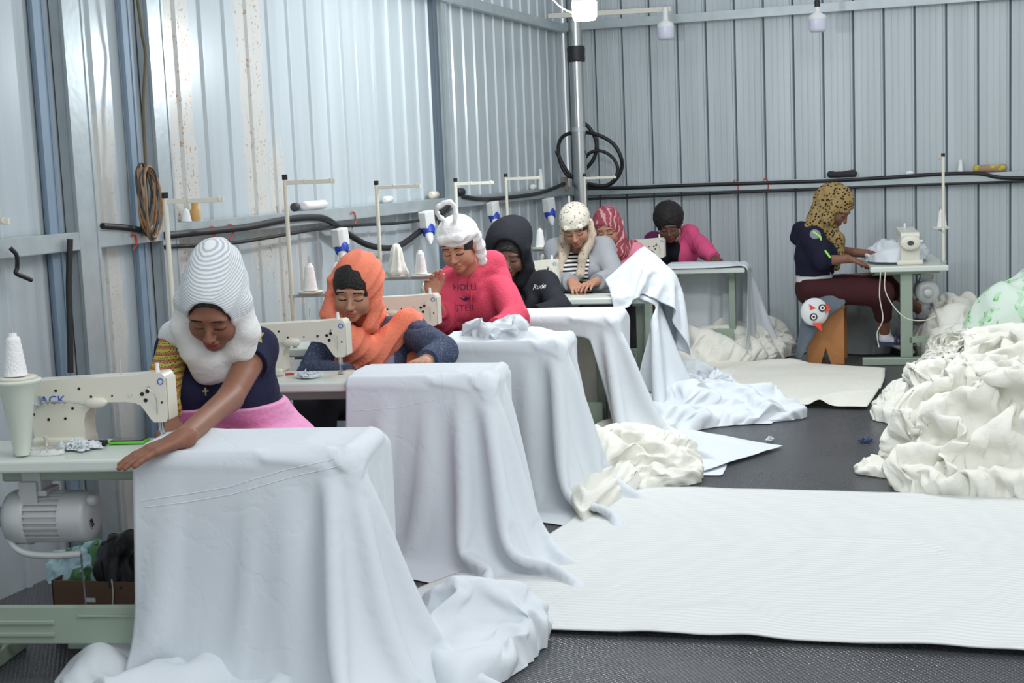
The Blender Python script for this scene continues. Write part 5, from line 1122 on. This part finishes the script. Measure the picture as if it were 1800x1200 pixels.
roll(553, .26, .026, 'rumpled white plastic roll lying on the rail above the thread stand'); roll(520, .04, .024, 'short dark tube stub lying on the rail', M_DGREY, 'tube_stub'); roll(683, .10, .022, 'white empty cone lying on the rail left of the head wrap'); roll(764, .10, .026, 'cream cone lying on the rail behind the head wrap', M_CREAM); roll(810, .10, .03, 'black bundle of cable on the rail right of the head wrap', M_BLACK, 'cable_bundle'); roll(940, .10, .022, 'white cone lying on the rail near the corner')
p = onrail(953); tag(MB().lathe([(.026, 0), (.012, .17), (.010, .17)], tuple(p), n=16).build('empty_cone', M_WPL), 'white empty cone standing on the rail near the corner', 'cone')
p = wally(1688, 305); p = np.array([p[0], YB-.055, 1.375+.040]); tag(MB().lathe([(.024, 0), (.014, .11), (.012, .11)], tuple(p), n=16).build('empty_cone', M_WPL), 'white empty cone standing on the back wall rail', 'cone')
M_BOT = spots_mat('printed_bottle_film', (170, 140, 110), (196, 190, 60), 22, .3, .5)
t = roll(1740, .26, .032, 'crumpled plastic bottle with a yellow green label lying on the back rail', M_BOT, 'plastic_bottle', 'b', (1, 0, .0)); t['category'] = 'bottle'
sd = SD(.006); p = wally(1480, 306); p = np.array([p[0], YB-.06, 1.375+.07]); sd.path([p-np.array([.10, 0, 0]), p-np.array([.03, 0, .005]), p+np.array([.09, 0, .0])], [.030, .022, .034], .02); o = sdobj('dark_shoe', sd, fabric('dark_felt', (58, 58, 62)), None); tag(o, 'dark grey slipper lying on the back rail above the leopard scarf', 'shoe')
sd = SD(.005); p = wally(1598, 303); p = np.array([p[0], YB-.055, 1.375+.055]); sd.ell(p, (.035, .02, .02)); o = sdobj('lint_ball', sd, M_THREAD, None, disp=lambda P: .006*nz(P, 60, 1, 2)); tag(o, 'small white ball of lint on the back rail', 'lint')
p = aty(993, 323, 12.3); tag(MB().box(p[0]-.03, p[0]+.03, p[1]-.03, p[1]+.03, p[2]-.06, p[2]+.06).build('junction_box', mat('grey_junction_plastic', (150, 140, 130), .5), bevel=.008), 'small grey junction box beside the foot of the cable coil', 'junction box')
# ---------------------------------------------------------------- things on and under the nearest table
ZT = .762
def tp(px, py): return atz(px, py, ZT)
p = tp(227, 778); t = thing('mobile_phone', 'phone in a lime green case lying on the nearest table', 'phone', p, .22)
MB().box(-.062, .062, -.03, .03, 0, .010).build('case', mat('lime_rubber', (96, 214, 44), .45), t, bevel=.004); MB().box(-.055, .055, -.026, .026, .0105, .0135).build('screen', mat('black_glass', (24, 26, 30), .1), t, bevel=.001)
p = tp(170, 783); tag(MB().box(-.035, .035, -.015, .015, 0, .018).build('black_clip', M_BLACK, T=Matrix.Translation(Vector(p)) @ Matrix.Rotation(.3, 4, 'Z'), bevel=.004), 'small black clip on the table by the machine foot', 'clip')
p = tp(72, 797); pts = [tuple(p+np.array([(.02+.0018*k)*math.cos(k*.7)+.0, (.02+.0018*k)*.8*math.sin(k*.7), .009+.0001*k])) for k in range(34)]
t = thing('tape_measure', 'loosely coiled white measuring tape on the nearest table', 'tape measure', p); mb = MB()
for k in range(40):
    a0, a1 = k*.42, (k+1)*.42; r0 = .018+.0017*k; f_ = lambda a, r: (r*math.cos(a)*1.25, r*math.sin(a)*.55)
    x0, y0 = f_(a0, r0); x1, y1 = f_(a1, r0+.0017); mb.add([(x0, y0, .001), (x1, y1, .001), (x1, y1, .017), (x0, y0, .017), (x0, y0, .001), (x1, y1, .001)], [(0, 1, 2, 3)])
o = mb.build('tape', spots_mat('marked_tape', (224, 224, 222), (60, 60, 60), 110, .12, .2), t); md = o.modifiers.new('t', 'SOLIDIFY'); md.thickness = .0012
p = tp(72, 793); tag(MB().lathe([(.009, 0), (.008, .006), (.0045, .012), (.0045, .034), (.009, .040), (.009, .044)], tuple(p+np.array([-.0, .03, 0])), n=14).build('thread_bobbin', M_CREAM), 'small cream bobbin post standing beside the tape measure', 'bobbin')
def scrap(cpx, r, h, lab, seed, m=M_CL, cat='fabric scrap', n=9, z0=ZT):
    c = atz(*cpx, z0); pts = [(c[0]+r*(1+.3*math.sin(2.3*k+seed))*math.cos(6.283*k/n), c[1]+.5*r*(1+.3*math.cos(1.7*k+seed))*math.sin(6.283*k/n)) for k in range(n)]
    o = pile('fabric_scrap', pts, h, lab, seed, 20, 1.3, m, cat=cat, cell=.012, rough=.3); o.location.z += z0-.002; return o
scrap((140, 790), .075, .018, 'crumpled white scrap behind the tape measure on the nearest table', 30)
scrap((540, 664), .06, .012, 'white scrap on the table of the orange scarfed woman', 31)
p = atz(520, 661, ZT); tag(MB().tube([p+np.array([-.05, 0, .008]), p+np.array([-.02, .01, .008]), p+np.array([.03, 0, .008]), p+np.array([.05, .012, .008])], .006).build('red_snips', M_RED), 'red handled thread snips on the table of the orange scarfed woman', 'snips')
# funnel shaped guard below the nearest thread cone
p = sp(1, -1.105, .07, 0); tag(MB().lathe([(.022, .765), (.030, .80), (.052, .96), (.075, 1.0), (.080, 1.008), (.074, 1.012), (.02, 1.012)], (p[0], p[1], 0), n=28).build('cone_holder', M_TEDGE), 'pale funnel shaped holder under the nearest thread cone', 'holder')
# box with clothes behind the cross beam
M_CARD = mat('brown_cardboard', (108, 82, 66), .8, var=.1, vscale=8)
a = aty(90, 1020, 4.12); b_ = aty(300, 1022, 4.20)
t = thing('cardboard_box', 'brown cardboard box under the nearest table', 'box', (a[0], a[1], 0), .12); wz = a[2]; L_ = b_[0]-a[0]
mb = MB(); mb.box(0, L_, 0, .006, 0, wz).box(0, L_, .28, .286, 0, wz).box(0, .006, 0, .286, 0, wz).box(L_-.006, L_, 0, .286, 0, wz).box(0, L_, 0, .286, 0, .006); mb.build('box_body', M_CARD, t)
MB().tube([(L_*.54, -.004, wz+.01), (L_*.545, -.005, wz-.04), (L_*.53, -.005, wz-.09)], .003).build('string', M_CREAM, t)
MB().box(L_*.30, L_*.38, -.002, .0, wz-.075, wz-.06).build('tape_mark', M_WPL, t)
M_TEAL = mat('teal_print_cotton', (170, 210, 220), .8)
nt, b = nodes(M_TEAL); tc = nt.nodes.new('ShaderNodeTexCoord'); nt.links.new(mixc(nt, ramp_mask(nt, noise(nt, tc.outputs['Object'], 9, None, 1), .57, .60), mixc(nt, ramp_mask(nt, noise(nt, tc.outputs['Object'], 5, None, 1), .54, .60), lin((186, 216, 224)), lin((84, 150, 176))), lin((92, 140, 96))), b.inputs['Base Color'])
def lump(name, px, rx, ry, h, lab, seed, m, Y, z0):
    c = aty(px, 1000, Y); pts = [(c[0]+rx*math.cos(6.283*k/9), c[1]+ry*math.sin(6.283*k/9)) for k in range(9)]
    o = pile(name, pts, h, lab, seed, 30, 1.35, m, cat='clothing', cell=.022, rough=.5); o.location.z = z0; return o
lump('patterned_cloth', 148, .15, .10, .12, 'teal and white patterned cloth in the box under the nearest table', 33, M_TEAL, 4.27, wz-.04); lump('black_jacket', 228, .12, .11, .16, 'black jacket stuffed in the box under the nearest table', 34, M_BLACK, 4.26, wz-.03)
# litter on the floor
for (x, y), lab, m, r in (((1522, 778), 'small crumpled blue wrapper on the dark floor', mat('blue_wrapper', (60, 84, 130), .4), .035), ((1573, 778), 'dark blue scrap by the edge of the fabric heap', mat('dark_blue_wrapper', (44, 54, 90), .5), .03), ((1352, 776), 'tiny white thread scrap on the dark floor', M_WPL, .012)):
    o = scrap((x, y), r, .012, lab, int(x), m, 'litter', z0=0.0); o.location.z = .0
# cords on the side-on table
q = lambda x, y, Y=11.0: aty(x, y, Y)
cable('loose_cable', [q(1548, 478), q(1546, 520), q(1552, 560), q(1542, 585), q(1545, 610)], .0045, 'pale cord hanging below the side-on table, left one', M_CREAM); cable('loose_cable', [q(1556, 478), q(1556, 510), q(1572, 540), q(1595, 560), q(1625, 563), q(1645, 555)], .0045, 'pale cord looping across the leg of the side-on table', M_CREAM)
tag(MB().tube([q(1598, 412, 11.5), q(1608, 428, 11.45), q(1622, 445, 11.4)], .004).build('machine_hose', M_WPL), 'thin white hose arching behind the side-on machine', 'hose')
# thread net on the stand of the black hooded woman

p = sp(4, STAND[4][0]+.10, STAND[4][1], .76+.26); t = thing('thread_net', 'white net bag slumped over the left pin of the black hooded woman thread stand', 'net', p); mb = MB(); n = 36; vs = []
for k, (r, z) in enumerate([(.004, .19), (.018, .185), (.030, .15), (.036, .10), (.050, .04), (.062, .012), (.055, .010)]):
    for q in range(n): a = 2*math.pi*q/n; rr = r*(1+(.22 if k > 1 else .05)*math.sin(7*a+k*.6)); vs.append((rr*math.cos(a), rr*math.sin(a), z))
mb.add(vs, [(k*n+q, k*n+(q+1) % n, (k+1)*n+(q+1) % n, (k+1)*n+q) for k in range(6) for q in range(n)], True); mb.build('net', M_CL2, t)
